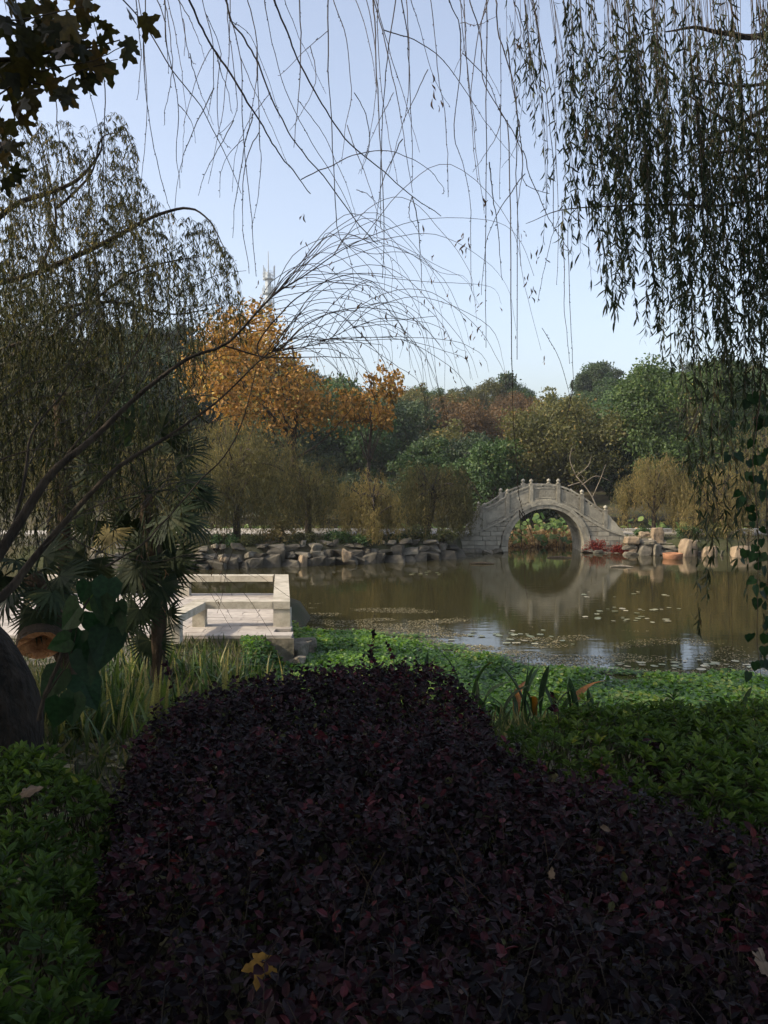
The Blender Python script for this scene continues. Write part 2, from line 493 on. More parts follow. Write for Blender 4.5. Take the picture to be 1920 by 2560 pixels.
xs = np.unique(np.concatenate([np.linspace(-900, -60, 22), np.linspace(-60, -16, 36), np.arange(-16, 20, .3), np.linspace(20, 60, 34), np.linspace(60, 900, 22)]))
ys = np.unique(np.concatenate([np.linspace(-200, -4, 18), np.arange(-4, 22, .3), np.arange(22, 29, 1.0), np.arange(29, 50, .28), np.linspace(50, 130, 60), np.linspace(130, 1800, 30)]))
gx, gy = np.meshgrid(xs, ys)
gz = ground_h(gx, gy)
for i in range(gz.shape[0]):
    for j in range(gz.shape[1]):
        if -20 < gx[i, j] < 24 and gy[i, j] < 60:
            gz[i, j] += 0.05 * mnoise.noise(Vector((gx[i, j] * 1.3, gy[i, j] * 1.3, 0)))
nx, ny = len(xs), len(ys)
idx = np.arange(nx * ny).reshape(ny, nx)
F = np.stack([idx[:-1, :-1], idx[:-1, 1:], idx[1:, 1:], idx[1:, :-1]], -1).reshape(-1, 4)
link('ground', mesh_np('ground', np.stack([gx, gy, gz], -1).reshape(-1, 3), F, M['soil'], smooth=True), kind='structure')
MB().add([(-60, 9.0, WATER), (60, 9.0, WATER), (60, 52, WATER), (-60, 52, WATER)], [np.array([0, 1, 2, 3])]).build('water', M['water'], kind='structure')

# terrace: paving slabs on a stone plinth
def edge_x(y):
    return -1.50 - .130 * (np.asarray(y, float) - 14.17)
tp = MB()
V_ = [(-14.2, 14.15, -1.8), (float(edge_x(14.15)), 14.15, -1.8), (float(edge_x(19.45)), 19.45, -1.8), (-14.2, 19.45, -1.8)]
V_ = V_ + [(x, y, -1.2) for x, y, z in V_]
tp.add(V_, [np.array([(3, 2, 1, 0), (4, 5, 6, 7), (0, 1, 5, 4), (1, 2, 6, 5), (2, 3, 7, 6), (3, 0, 4, 7)])])
terrace = tp.build('terrace', M['rock'], kind='structure')
MB().box((-8.9, 13.2, -1.52), (10.4, 1.9, .60)).build('terrace', M['rock'], kind='structure')
PX0, PX1, PY0, PY1 = -14.2, -1.50, 14.17, 19.45
slab_meshes = [MB().box((0, 0, 0), (.60, .295, .05), jit=.003).mesh('paving_slab', M['paving']) for _ in range(6)]
r_, k_ = 0, 0
y = PY0 + .15
while y < PY1 - .1:
    x = float(edge_x(y)) - .32 - (.3 if r_ % 2 else 0)
    while x > -8.6:
        o = link('paving_slab', slab_meshes[k_ % 6], terrace, loc=(x, y, -1.175 + rng.uniform(-.003, .003)))
        o.rotation_euler = (rng.uniform(-.006, .006), rng.uniform(-.006, .006), 0)
        x -= .607; k_ += 1
    y += .303; r_ += 1

# far path along the bank
for x0, x1 in ((-24, 3.05), (10.35, 26)):
    pt = MB().box(((x0 + x1) / 2, 37.3, -1.0), (x1 - x0, 2.4, .10)).build('path', M['path'], kind='structure')
    x = x0 + .02
    kme = MB().box((0, 0, 0), (.985, .26, .17), jit=.006).mesh('kerb_stone', M['kerb'])
    while x < x1 - .5:
        if -13 < x < 20:
            link('kerb_stone', kme, pt, loc=(x + .5, 38.64, -.955))
        x += 1.0

# ------------------------------------------------------------------ stone arch bridge
DB = 36.0


def bz(zx, zy):
    """bridge drawing coordinates to place (x, z)"""
    p = at(1120 + zx / 3.456, 1180 + zy / 3.456, DB)
    return p[0], p[2]


DECK = np.array([bz(*p) for p in [(-40, 572), (60, 565), (200, 524), (350, 472), (480, 406), (620, 318), (720, 268), (790, 250), (845, 245), (905, 250), (960, 262), (1100, 325), (1200, 392), (1350, 478), (1500, 533), (1640, 560)]])
RAIL = np.array([bz(*p) for p in [(150, 470), (230, 395), (317, 322), (420, 265), (518, 200), (620, 150), (723, 114), (845, 101), (957, 113), (1060, 150), (1162, 208), (1265, 278), (1368, 345), (1480, 405), (1530, 470)]])
DECKS = spline(np.column_stack([DECK, np.zeros(len(DECK))]), 160)
RAILS = spline(np.column_stack([RAIL, np.zeros(len(RAIL))]), 160)
deck = lambda x: np.interp(x, DECKS[:, 0], DECKS[:, 1])
rail = lambda x: np.interp(x, RAILS[:, 0], RAILS[:, 1])
XC, ZC = bz(847, 643)
RI = bz(1175, 643)[0] - XC
ZTOP = bz(847, 315)[1]
RI = (RI + (ZTOP - ZC)) / 2
R1, R2 = RI + .155, RI + .285
XL, XR = bz(20, 0)[0], bz(1560, 0)[0]
Y0, Y1 = DB, DB + 2.3
bridge = empty('arch_bridge', (XC, DB + 1.15, WATER), 'pale grey stone footbridge with one round arch and carved railings across the pond', 'bridge')
BO = np.array((XC, DB + 1.15, WATER))


def bpart(name, mb, mat=None, kind=None, parent=None):
    mb.v = [v - BO for v in mb.v]
    return mb.build(name, mat or M['stone'], parent or bridge, kind=kind)


# core of the bridge
sx = np.unique(np.concatenate([np.linspace(XL, XC - R1, 14), XC - R1 * np.cos(np.linspace(0, math.pi, 41)), np.linspace(XC + R1, XR, 14)]))
low = np.where(np.abs(sx - XC) < R1 - 1e-6, ZC + np.sqrt(np.maximum(R1 ** 2 - (sx - XC) ** 2, 0)), WATER - .5)
cm = MB()
for i in range(len(sx) - 1):
    a, b_ = sx[i], sx[i + 1]
    la, lb = (low[i], low[i + 1])
    if abs((a + b_) / 2 - XC) > R1: la = lb = WATER - .5
    elif la < ZC: la = ZC
    elif lb < ZC: lb = ZC
    cm.prism([(a, la), (b_, lb), (b_, deck(b_) - .06), (a, deck(a) - .06)], Y0 + .14, Y1 - .05)
bpart('core_wall', cm, M['rock_wet'])
for sgn in (-1, 1):
    bpart('pier', MB().box((XC + sgn * (RI + .30), (Y0 + Y1) / 2 + .12, (ZC + WATER) / 2 - .25), (.28, Y1 - Y0 - .3, ZC - WATER + .5)))
# arch ring and jamb stones
NV = 19
for k in range(NV):
    a0, a1 = math.pi * (k + .012) / NV, math.pi * (k + .988) / NV
    aa = np.linspace(a0, a1, 4)
    poly = [(XC + RI * math.cos(t), ZC + RI * math.sin(t)) for t in aa] + [(XC + R1 * math.cos(t), ZC + R1 * math.sin(t)) for t in aa[::-1]]
    j = rng.uniform(-.006, .006)
    bpart('voussoir', MB().prism(poly, Y0 - .015 + j, Y1 + .01))
for k in range(13):
    a0, a1 = math.pi * (k + .01) / 13, math.pi * (k + .99) / 13
    aa = np.linspace(a0, a1, 5)
    poly = [(XC + (R1 + .004) * math.cos(t), ZC + (R1 + .004) * math.sin(t)) for t in aa] + [(XC + R2 * math.cos(t), ZC + R2 * math.sin(t)) for t in aa[::-1]]
    bpart('archivolt_stone', MB().prism(poly, Y0 - .055 + rng.uniform(-.004, .004), Y0 + .16))
for sgn in (-1, 1):
    zz = ZC - .004
    while zz > WATER - .2:
        h = .19
        bpart('jamb_stone', MB().box((XC + sgn * (RI + .1425), (Y0 + Y1) / 2 - .01, zz - h / 2), (.285, Y1 - Y0 + .03, h - .008), jit=.002))
        zz -= h
# face stones in courses, cut to the arch and to the deck line
zc0, row = WATER - .12, 0
while zc0 < 1.2:
    h = .20
    x = XL - .1 + (0 if row % 2 else -.28)
    while x < XR:
        w = rng.uniform(.42, .62)
        xa, xb = max(x + .008, XL), min(x + w - .008, XR)
        if xb - xa > .05:
            s_ = np.linspace(xa, xb, 9)
            lo = np.where(np.abs(s_ - XC) < R2 + .006, ZC + np.sqrt(np.maximum((R2 + .006) ** 2 - (s_ - XC) ** 2, 0)), -9)
            # below the spring line the ring goes straight down
            lo = np.where((np.abs(s_ - XC) < R2 + .006), np.maximum(lo, ZC), lo)
            lo = np.maximum(lo, zc0 + .008)
            hi = np.minimum(deck(s_) - .085, zc0 + h - .008)
            ok = hi - lo > .012
            if ok.sum() > 2:
                i0, i1 = np.where(ok)[0][[0, -1]]
                sel = slice(i0, i1 + 1)
                poly = list(zip(s_[sel], lo[sel])) + list(zip(s_[sel][::-1], hi[sel][::-1]))
                if ok[sel].all():
                    bpart('stone_block', MB().prism(poly, Y0 + rng.uniform(-.014, .014), Y0 + .142))
        x += w
    zc0 += h; row += 1
# deck slab edge (cornice) front and back, deck, handrails
def strip(fa, fb, x0, x1, y0, y1, n=60):
    s_ = np.linspace(x0, x1, n)
    mb = MB()
    a, b_ = fa(s_), fb(s_)
    V = np.concatenate([np.column_stack([s_, np.full(n, y), z]) for y, z in ((y0, a), (y1, a), (y1, b_), (y0, b_))])
    i = np.arange(n - 1)
    F = np.concatenate([np.stack([i + q * n, i + 1 + q * n, i + 1 + ((q + 1) % 4) * n, i + ((q + 1) % 4) * n], -1) for q in range(4)])
    mb.add(V, [F, np.array([[0, 3 * n, 2 * n, n]]), np.array([[n - 1, 2 * n - 1, 3 * n - 1, 4 * n - 1]])])
    return mb
bpart('cornice', strip(lambda s: deck(s) - .08, deck, XL - .3, XR + .25, Y0 - .05, Y0 + .22))
bpart('cornice', strip(lambda s: deck(s) - .08, deck, XL - .3, XR + .25, Y1 - .22, Y1 + .05))
nst = 26
for k in range(nst):
    xa = XL - .25 + (XR - XL + .45) * k / nst; xb = XL - .25 + (XR - XL + .45) * (k + 1) / nst
    zt = min(deck(xa), deck(xb)) + .03
    bpart('step', MB().box(((xa + xb) / 2, (Y0 + Y1) / 2, zt - .07), (xb - xa - .004, Y1 - Y0 - .46, .14)))
POSTX = [bz(v, 0)[0] for v in (317, 518, 723, 957, 1162, 1368)]
FIN = [(.0001, -.005), (.062, 0), (.066, .02), (.05, .035), (.058, .05), (.082, .075), (.088, .105), (.075, .14), (.045, .165), (.022, .185), (.0001, .20)]
for yb in (Y0 + .02, Y1 - .17):
    ym = yb + .075
    for i, x in enumerate(POSTX):
        zb, zt = deck(x) - .01, rail(x) + .07
        po = bpart('post', MB().box((x, ym, (zb + zt) / 2), (.15, .19, zt - zb)).box((x, ym, zt - .02), (.175, .215, .035)))
        bpart('finial', MB().lathe(FIN, (x, ym, zt + .005), 12), parent=po)
    for i in range(len(POSTX) - 1):
        xa, xb = POSTX[i] + .08, POSTX[i + 1] - .08
        bpart('handrail', strip(lambda s: rail(s) - .07, rail, xa, xb, yb, yb + .15, 14))
        pn = bpart('railing_panel', strip(lambda s: deck(s) + .07, lambda s: rail(s) - .135, xa, xb, yb + .04, yb + .11, 14))
        bpart('plinth_rail', strip(lambda s: deck(s) + .004, lambda s: deck(s) + .045, xa, xb, yb + .015, yb + .135, 14))
        # raised frame on the panel and the small blocks that carry the handrail
        fr = strip(lambda s: rail(s) - .20, lambda s: rail(s) - .155, xa + .06, xb - .06, yb + .022, yb + .039, 12)
        f2 = strip(lambda s: deck(s) + .10, lambda s: deck(s) + .135, xa + .06, xb - .06, yb + .022, yb + .039, 12)
        bpart('panel_moulding', fr, parent=pn); bpart('panel_moulding', f2, parent=pn)
        for q in (.03, .27, .5, .73, .97):
            xx = xa + (xb - xa) * q
            bpart('rail_block', MB().box((xx, yb + .075, rail(xx) - .10), (.10, .09, .075)))
            bpart('foot_block', MB().box((xx, yb + .075, deck(xx) + .055), (.12, .09, .04)))
    # scrolled end stones
    for xa, xb, d in ((POSTX[0] - .08, bz(190, 0)[0], -1), (POSTX[-1] + .08, bz(1525, 0)[0], 1)):
        n = 22
        s_ = np.linspace(xa, xb, n)
        u = np.linspace(0, 1, n)
        top = (rail(xa) - .07 - (rail(xa) - .07 - deck(xb) - .06) * u ** 1.05) + .035 * np.abs(np.sin(u * math.pi * 3))
        poly = list(zip(s_, deck(s_) - .002)) + list(zip(s_[::-1], np.maximum(top, deck(s_) + .05)[::-1]))
        if d < 0: poly = poly[::-1]
        bpart('scroll_stone', MB().prism(poly, yb + .02, yb + .13))

# ------------------------------------------------------------------ rocks
import bmesh


def rock_mesh(mat, flat=1.0, seed=0, pts=16):
    r = np.random.default_rng(seed)
    P = r.uniform(-.5, .5, (pts, 3))
    P = np.sign(P) * np.abs(P * 2) ** .45 * .5
    P[:, 2] *= flat
    bm = bmesh.new()
    for q in P: bm.verts.new(q)
    res = bmesh.ops.convex_hull(bm, input=bm.verts)
    bmesh.ops.delete(bm, geom=[v for v in bm.verts if not v.link_faces], context='VERTS')
    bmesh.ops.bevel(bm, geom=list(bm.edges), offset=.03, segments=1, affect='EDGES')
    bmesh.ops.triangulate(bm, faces=bm.faces)
    for _ in range(2):
        big = [e for e in bm.edges if e.calc_length() > .16]
        if big:
            bmesh.ops.subdivide_edges(bm, edges=big, cuts=1)
            bmesh.ops.triangulate(bm, faces=bm.faces)
    for v in bm.verts:
        c = v.co
        v.co = c * (1 + .10 * mnoise.noise(c * 3.1 + Vector((seed, 0, 0))) + .06 * mnoise.noise(c * 9 + Vector((0, seed, 0))))
    me = bpy.data.meshes.new('rock')
    bm.to_mesh(me); bm.free()
    me.materials.append(mat)
    return me


ROCKS = [rock_mesh(M['rock'], f, 100 + i, 15) for i, f in enumerate((.6, .7, .55, .8, .65, .9, .6, .75, .5, .7))]
WET = [rock_mesh(M['rock_wet'], f, 150 + i, 15) for i, f in enumerate((.7, .8, .65, .9, .75))]
WARM = [rock_mesh(M['rock_warm'], f, 200 + i, 18) for i, f in enumerate((.8, .9, .8, 1.0))]


def put_rock(name, me, loc, size, parent=None, rz=None, tilt=.15, off=(0, 0, 0)):
    o = link(name, me, parent, loc=tuple(np.asarray(loc, float) - np.asarray(off)))
    o.scale = size
    o.rotation_euler = (rng.uniform(-tilt, tilt), rng.uniform(-tilt, tilt), rng.uniform(0, 6.28) if rz is None else rz)
    return o


# left embankment: rough courses of stone between the water and the island
emb = empty('rock_embankment', (0, 31.5, WATER), 'long low bank of piled grey rocks left of the bridge', 'embankment')
EO = (0, 31.5, WATER)
bx = np.array([p[0] for p in BANKPTS]); 
x = -10.5
while x < 3.0:
    y = float(bank_y(np.array(x)))
    w = rng.uniform(.4, .8)
    put_rock('rock', WET[rng.integers(5)], (x + w / 2, y + .25, WATER + .04), (w * 1.3, .85, rng.uniform(.6, .95)), emb, 0, .08, EO)
    x += w * .85
x = -10.3
while x < 2.9:
    y = float(bank_y(np.array(x)))
    w = rng.uniform(.28, .65)
    put_rock('rock', (ROCKS + WET)[rng.integers(15)], (x + w / 2, y + .42, WATER + .38 + rng.uniform(-.04, .04)), (w * 1.15, .6, rng.uniform(.30, .52)), emb, rng.uniform(-.3, .3), .12, EO)
    x += w * .92
x = -10.3
while x < 2.8:
    y = float(bank_y(np.array(x)))
    w = rng.uniform(.22, .7)
    if rng.random() < .86:
        put_rock('rock', (ROCKS + WET[:3])[rng.integers(13)], (x + w / 2, y + .62 + rng.uniform(-.1, .2), WATER + .68 + rng.uniform(-.05, .07)), (w, rng.uniform(.4, .7), rng.uniform(.16, .42)), emb, rng.uniform(-.5, .5), .2, EO)
    x += w * rng.uniform(.85, 1.3)
# single pale rocks that stand out on the bank
for (px, py, Y, sx_, sz, lab) in ((560, 1408, 29.6, .42, .45, 'rough grey boulder standing upright at the left end of the bank'),
                                  (715, 1372, 31.0, 1.15, .26, 'long flat pale rock lying on the bank under the small leafy shrub'),
                                  (792, 1372, 31.0, .55, .36, 'pale angular rock with a sunlit top among the bank rocks'),
                                  (868, 1389, 31.0, .42, .42, 'small bright cream rock set low in the bank'),
                                  (760, 1410, 30.4, .42, .62, 'tawny pointed rock standing in the water at the bank foot'),
                                  (680, 1362, 31.8, .6, .3, 'square tan rock at the foot of the small leafy shrub')):
    p_ = at(px, py, Y)
    me = WARM[rng.integers(4)] if 'tawny' in lab or 'cream' in lab or 'tan' in lab else ROCKS[rng.integers(10)]
    o = put_rock('rock', me, p_, (sx_, .5, sz * 1.4), None, rng.uniform(-.4, .4), .12)
    tag(o, lab, 'rock')
# footing stones either side of the arch
foot = empty('footing', (XC, 35.6, WATER), 'row of rough dark stones in the water at the foot of the bridge', 'footing')
for x in np.concatenate([np.arange(XL + .3, XC - RI - .1, .42), np.arange(XC + RI + .1, XR - .1, .42)]):
    put_rock('rock', ROCKS[rng.integers(10)], (x, 35.72 + rng.uniform(-.08, .08), WATER + rng.uniform(.02, .1)), (rng.uniform(.42, .6), .5, rng.uniform(.3, .5)), foot, 0, .1, (XC, 35.6, WATER))

# right bank: stacked warm rocks, block, upright stone, steps
def rbox(name, px0, px1, py0, py1, Y, depth, mat, lab, me=None, cat='rock'):
    a, b_ = at(px0, py1, Y), at(px1, py0, Y)
    w, h = b_[0] - a[0], b_[2] - a[2]
    c = ((a[0] + b_[0]) / 2, Y + depth / 2, (a[2] + b_[2]) / 2)
    if me is None:
        bm = bmesh.new(); bmesh.ops.create_cube(bm, size=1)
        for v in bm.verts: v.co = Vector((v.co.x * w * rng.uniform(.9, 1.05), v.co.y * depth, v.co.z * h * rng.uniform(.92, 1.04)))
        bmesh.ops.bevel(bm, geom=list(bm.edges), offset=.035, segments=1, affect='EDGES')
        bmesh.ops.subdivide_edges(bm, edges=[e for e in bm.edges if e.calc_length() > .12], cuts=3, use_grid_fill=True)
        for v in bm.verts:
            v.co += Vector((mnoise.noise(v.co * 5 + Vector((px0, 0, 0))), mnoise.noise(v.co * 5 + Vector((0, px0, 0))), mnoise.noise(v.co * 5 + Vector((0, 0, px0))))) * .045
        me = bpy.data.meshes.new(name); bm.to_mesh(me); bm.free(); me.materials.append(mat)
        o = link(name, me, loc=c)
    else:
        o = link(name, me, loc=c); o.scale = (w * 1.1, depth, h * 1.5)
    return tag(o, lab, cat)
rbox('rock', 1567, 1600, 1343, 1361, 34.6, .55, M['rock_warm'], 'sunlit orange tan slab on top of the rock stack beside the bridge')
rbox('rock', 1573, 1597, 1361, 1386, 34.7, .5, M['rock_warm'], 'tan boulder under the orange slab at the bridge end', WARM[1])
rbox('rock', 1600, 1628, 1330, 1348, 35.2, .4, M['rock_warm'], 'squared pale stone block left of the upright stone')
rbox('standing_stone', 1632, 1661, 1320, 1361, 34.9, .35, M['rock_warm'], 'tall squared sandstone standing upright on the right bank', cat='standing stone')
rbox('rock', 1598, 1645, 1350, 1364, 34.5, .5, M['rock'], 'flat grey ledge rock below the squared pale block', ROCKS[0])
rbox('rock', 1600, 1640, 1364, 1390, 34.4, .5, M['rock'], 'dark boulder below the flat ledge rock on the right bank', ROCKS[3])
rbox('rock', 1636, 1664, 1362, 1391, 34.3, .6, M['rock'], 'grey wedge shaped boulder in front of the upright stone', ROCKS[5])
rbox('rock', 1710, 1758, 1352, 1404, 33.9, .7, M['rock'], 'pile of tawny layered rock right of the round tub', WARM[0])
rbox('rock', 1762, 1800, 1366, 1406, 33.8, .6, M['rock'], 'brown boulder behind the hanging willow ends on the right', WARM[2])
rbox('rock', 1838, 1900, 1374, 1420, 33.6, .8, M['rock'], 'large pinkish block at the far right edge of the pond', WARM[3])
remb = empty('rock_embankment', (13, 34.5, WATER), 'low bank of grey and tan rocks right of the bridge', 'embankment')
for x in np.arange(10.1, 17.5, .5):
    for lv in range(3):
        put_rock('rock', ROCKS[rng.integers(10)], (x + rng.uniform(-.1, .1), 34.75 + .16 * lv, WATER + .05 + .24 * lv), (.7, .6, .42), remb, rng.uniform(-.3, .3), .1, (13, 34.5, WATER))
# low steps beside the upright stone
steps = empty('stone_steps', (12.2, 35.3, WATER), 'low stone steps leading down to the water beside the upright stone', 'steps')
for k in range(4):
    MB().box((.0, .25 * k - .1, .72 - .16 * (3 - k)), (1.25, .34, .15), jit=.01).build('step', M['stone'], steps)
# round tub in the water
tub = empty('round_tub', tuple(at(1682, 1399, 33.2)), 'low round terracotta tub standing in the water beside the right bank', 'tub')
tub.location.z = WATER - .05
MB().lathe([(.30, 0), (.36, .06), (.375, .20), (.385, .255), (.36, .265), (.34, .20), (.0001, .17)], n=20).build('bowl', M['clay'], tub, smooth=True)
MB().lathe([(.0001, .19), (.33, .205), (.335, .21), (.0001, .23)], n=14).build('earth', M['soil'], tub)

# ------------------------------------------------------------------ stone seat rail of the terrace
seat = empty('stone_bench', (-1.9, 16, -1.15), 'pale stone bench rail with thick legs round the corner of the terrace', 'stone bench')
SO_ = np.array((-1.9, 16, -1.15))
def spart(name, mb, parent=None):
    mb.v = [v - SO_ for v in mb.v]
    return mb.build(name, M['rail_stone'], parent or seat)
TZ, TB = -.70, -.83
xr = on(725, 1504, TZ)[0]; yn = on(725, 1504, TZ)[1]; yf = on(721, 1436, TZ)[1]
xl = on(478, 1504, TZ)[0]
W_ = .30
spart('seat_slab', MB().box(((xl + xr - W_) / 2 + .0, yn + .13, (TZ + TB) / 2), (xr - W_ - xl - .01, .26, TZ - TB)))
xf = on(721, 1436, TZ)[0]
lean_ = (xf - xr) / (yf - yn)
for q in range(3):
    ya, yb_ = yn + (yf - yn) * q / 3 + .004, yn + (yf - yn) * (q + 1) / 3 - .004
    mbq = MB()
    ex = lambda y: xr + lean_ * (y - yn)
    top_ = TZ + rng.uniform(-.004, .004)
    V_ = [(ex(ya) - W_, ya, TB), (ex(ya), ya, TB), (ex(yb_), yb_, TB), (ex(yb_) - W_, yb_, TB)]
    V_ = V_ + [(x, y, top_) for x, y, z in V_]
    mbq.add(V_, [np.array([(3, 2, 1, 0), (4, 5, 6, 7), (0, 1, 5, 4), (1, 2, 6, 5), (2, 3, 7, 6), (3, 0, 4, 7)])])
    spart('seat_slab', mbq)
for q in range(4):
    spart('seat_slab', MB().box((xf - W_ - .65 - 1.3 * q - .012, yf - .14 + rng.uniform(-.006, .006), (TZ + TB) / 2 + rng.uniform(-.005, .005)), (1.29, .28, TZ - TB), jit=.003))
# diagonal return going away to the left
a = np.array((xl, yn)); b_ = on(380, 1560, TZ)[:2]
b_ = a + np.array((-.12, -1.5))
dv = (b_ - a); L_ = np.linalg.norm(dv); ang = math.atan2(dv[1], dv[0])
spart('seat_slab', MB().box((*((a + b_) / 2 + np.array((.13, -.01))), (TZ + TB) / 2 - .004), (L_, .26, TZ - TB - .004), rz=ang))
for (x, y, w) in ((xr - .15, yn + .14, .30), (xl + .12, yn + .13, .22), (xf - .16, yf - .14, .26), (xf - 2.3, yf - .14, .26), (xf - 4.3, yf - .14, .26), (b_[0] + .13, b_[1] + .2, .24)):
    spart('leg', MB().box((x, y, (TB - 1.17) / 2), (w, .22, TB + 1.165)))
for i, (px, py, Y, s, lab) in enumerate(((735, 1560, 14.6, .5, 'dark wet rock in the water against the bench leg'), (755, 1535, 15.4, .55, 'dark low rock beside the pond end of the bench'),
                                       (728, 1588, 14.2, .5, 'dark rock at the edge of the bright green water plants'), (768, 1556, 15.0, .3, 'small dark rock furthest from the bench leg'))):
    o = put_rock('rock', ROCKS[i], at(px, py, Y), (s, s, s * .9), None, None, .2)
    o.location.z = WATER + .1 + (.12 if i == 0 else 0); tag(o, lab, 'rock')

# ------------------------------------------------------------------ telecom tower on the hill behind
TY = 250.0
def tz(py): return at(672, py, TY)[2]
tw = empty('telecom_tower', (at(672, 900, TY)[0], TY, 12), 'slim grey telecom mast with antenna platforms rising behind the orange tree', 'tower')
MB().tube([(0, 0, 0), (0, 0, tz(700) - 12), (0, 0, tz(683) - 12)], [1.5, .85, .75], 10).build('mast', M['steel'], tw)
MB().tube([(0, 0, tz(683) - 12), (0, 0, tz(628) - 12)], [.22, .10], 5).build('lightning_rod', M['steel'], tw)
for py, R, H in ((697, 1.55, 1.6), (733, 1.6, 1.5), (765, 1.7, 1.5)):
    z0 = tz(py) - 12
    pl = MB().lathe([(.3, z0 - .35), (R - .2, z0 - .35), (R, z0 - .1), (R, z0), (.3, z0)], n=20).build('platform', M['steel'], tw)
    th = np.linspace(0, 2 * math.pi, 25)
    rl = MB()
    for q in (.5, 1.0): rl.tube(np.column_stack([R * np.cos(th), R * np.sin(th), np.full(25, z0 + H * q)]), .07, 4)
    for t in th[:-1:3]: rl.tube([(R * math.cos(t), R * math.sin(t), z0), (R * math.cos(t), R * math.sin(t), z0 + H)], .06, 4)
    rl.build('guard_rail', M['steel'], pl)
for (dx, py0, py1) in ((-13, 700, 662), (-10, 695, 668), (-8, 712, 672), (13, 688, 665), (15, 712, 662), (-12, 735, 712), (10, 733, 710), (14, 736, 714), (7, 728, 716), (-15, 738, 720), (12, 765, 745), (-9, 765, 742)):
    x = dx / FPX * TY
    a_ = MB().tube([(x, .6, tz(py0) - 12), (x, .6, tz(py1) - 12)], .14, 5)
    a_.tube([(0, 0, tz((py0 + py1) / 2) - 12), (x, .6, tz((py0 + py1) / 2) - 12)], .06, 4)
    a_.build('antenna', M['steel'], tw)

# ------------------------------------------------------------------ trees of the far side
def clump_crown(seed, H, R, nleaf, ls, mat, z0=.30, K=34, tpl=T_OVAL, loose=.12, cr=(.18, .34), shape=None):
    """leaf mesh: clumps spread through an uneven crown volume; returns mesh and clump centres"""
    r = np.random.default_rng(seed)
    C = []
    while len(C) < K:
        d = r.normal(size=3); d /= np.linalg.norm(d)
        q = d * r.uniform(.35, .92) ** .7
        c = np.array((q[0] * R, q[1] * R, H * (z0 + (1 - z0) * .5) + q[2] * H * (1 - z0) * .5))
        if shape is not None and not shape(c): continue
        C.append(c)
    C = np.array(C)
    cr_ = R * r.uniform(*cr, K)
    C[:, 2] = np.minimum(C[:, 2], H - cr_ * .6)
    w = cr_ ** 2; w /= w.sum()
    k = r.choice(K, nleaf, p=w)
    d = unit(r.normal(size=(nleaf, 3)))
    rad = cr_[k] * (1 + r.normal(size=nleaf) * loose) * (1 - .5 * (r.random(nleaf) ** 3))
    P = C[k] + d * rad[:, None] * np.array((1, 1, .8))
    N = unit(d + .55 * r.normal(size=(nleaf, 3)) + np.array((0, 0, .35)))
    A = unit(r.normal(size=(nleaf, 3)) + np.array((0, 0, -.3)))
    clump_t = r.uniform(-.18, .18, K)
    tint = np.clip(r.beta(2, 2.4, nleaf) + clump_t[k], 0, 1)
    me = foliage('crown', mat, [scatter(tpl, P, A, N, ls * r.uniform(.7, 1.3, nleaf), tint)], parent=False)
    return me, C


def tree_trunk(seed, H, C, r0, mat, nl=9, fork=.3, lean=0):
    r = np.random.default_rng(seed)
    mb = MB()
    top = np.array((lean, 0, H * .72))
    base = np.array((0, 0, -.3))
    ax = spline([base, base + (top - base) * .3 + r.normal(size=3) * .02 * H * np.array((1, 1, 0)), base + (top - base) * .65 + r.normal(size=3) * .03 * H * np.array((1, 1, 0)), top], 12)
    mb.tube(ax, np.linspace(r0, r0 * .3, 12), 8, .08)
    for c in C[r.permutation(len(C))[:nl]]:
        t = r.uniform(fork, .8)
        s = ax[int(t * 11)]
        mid = (s + c) / 2 + np.array((0, 0, -.04 * H))
        mb.tube(spline([s, mid, c], 7), np.linspace(r0 * .38, r0 * .08, 7), 5, .05)
    return mb.mesh('trunk', mat, True)


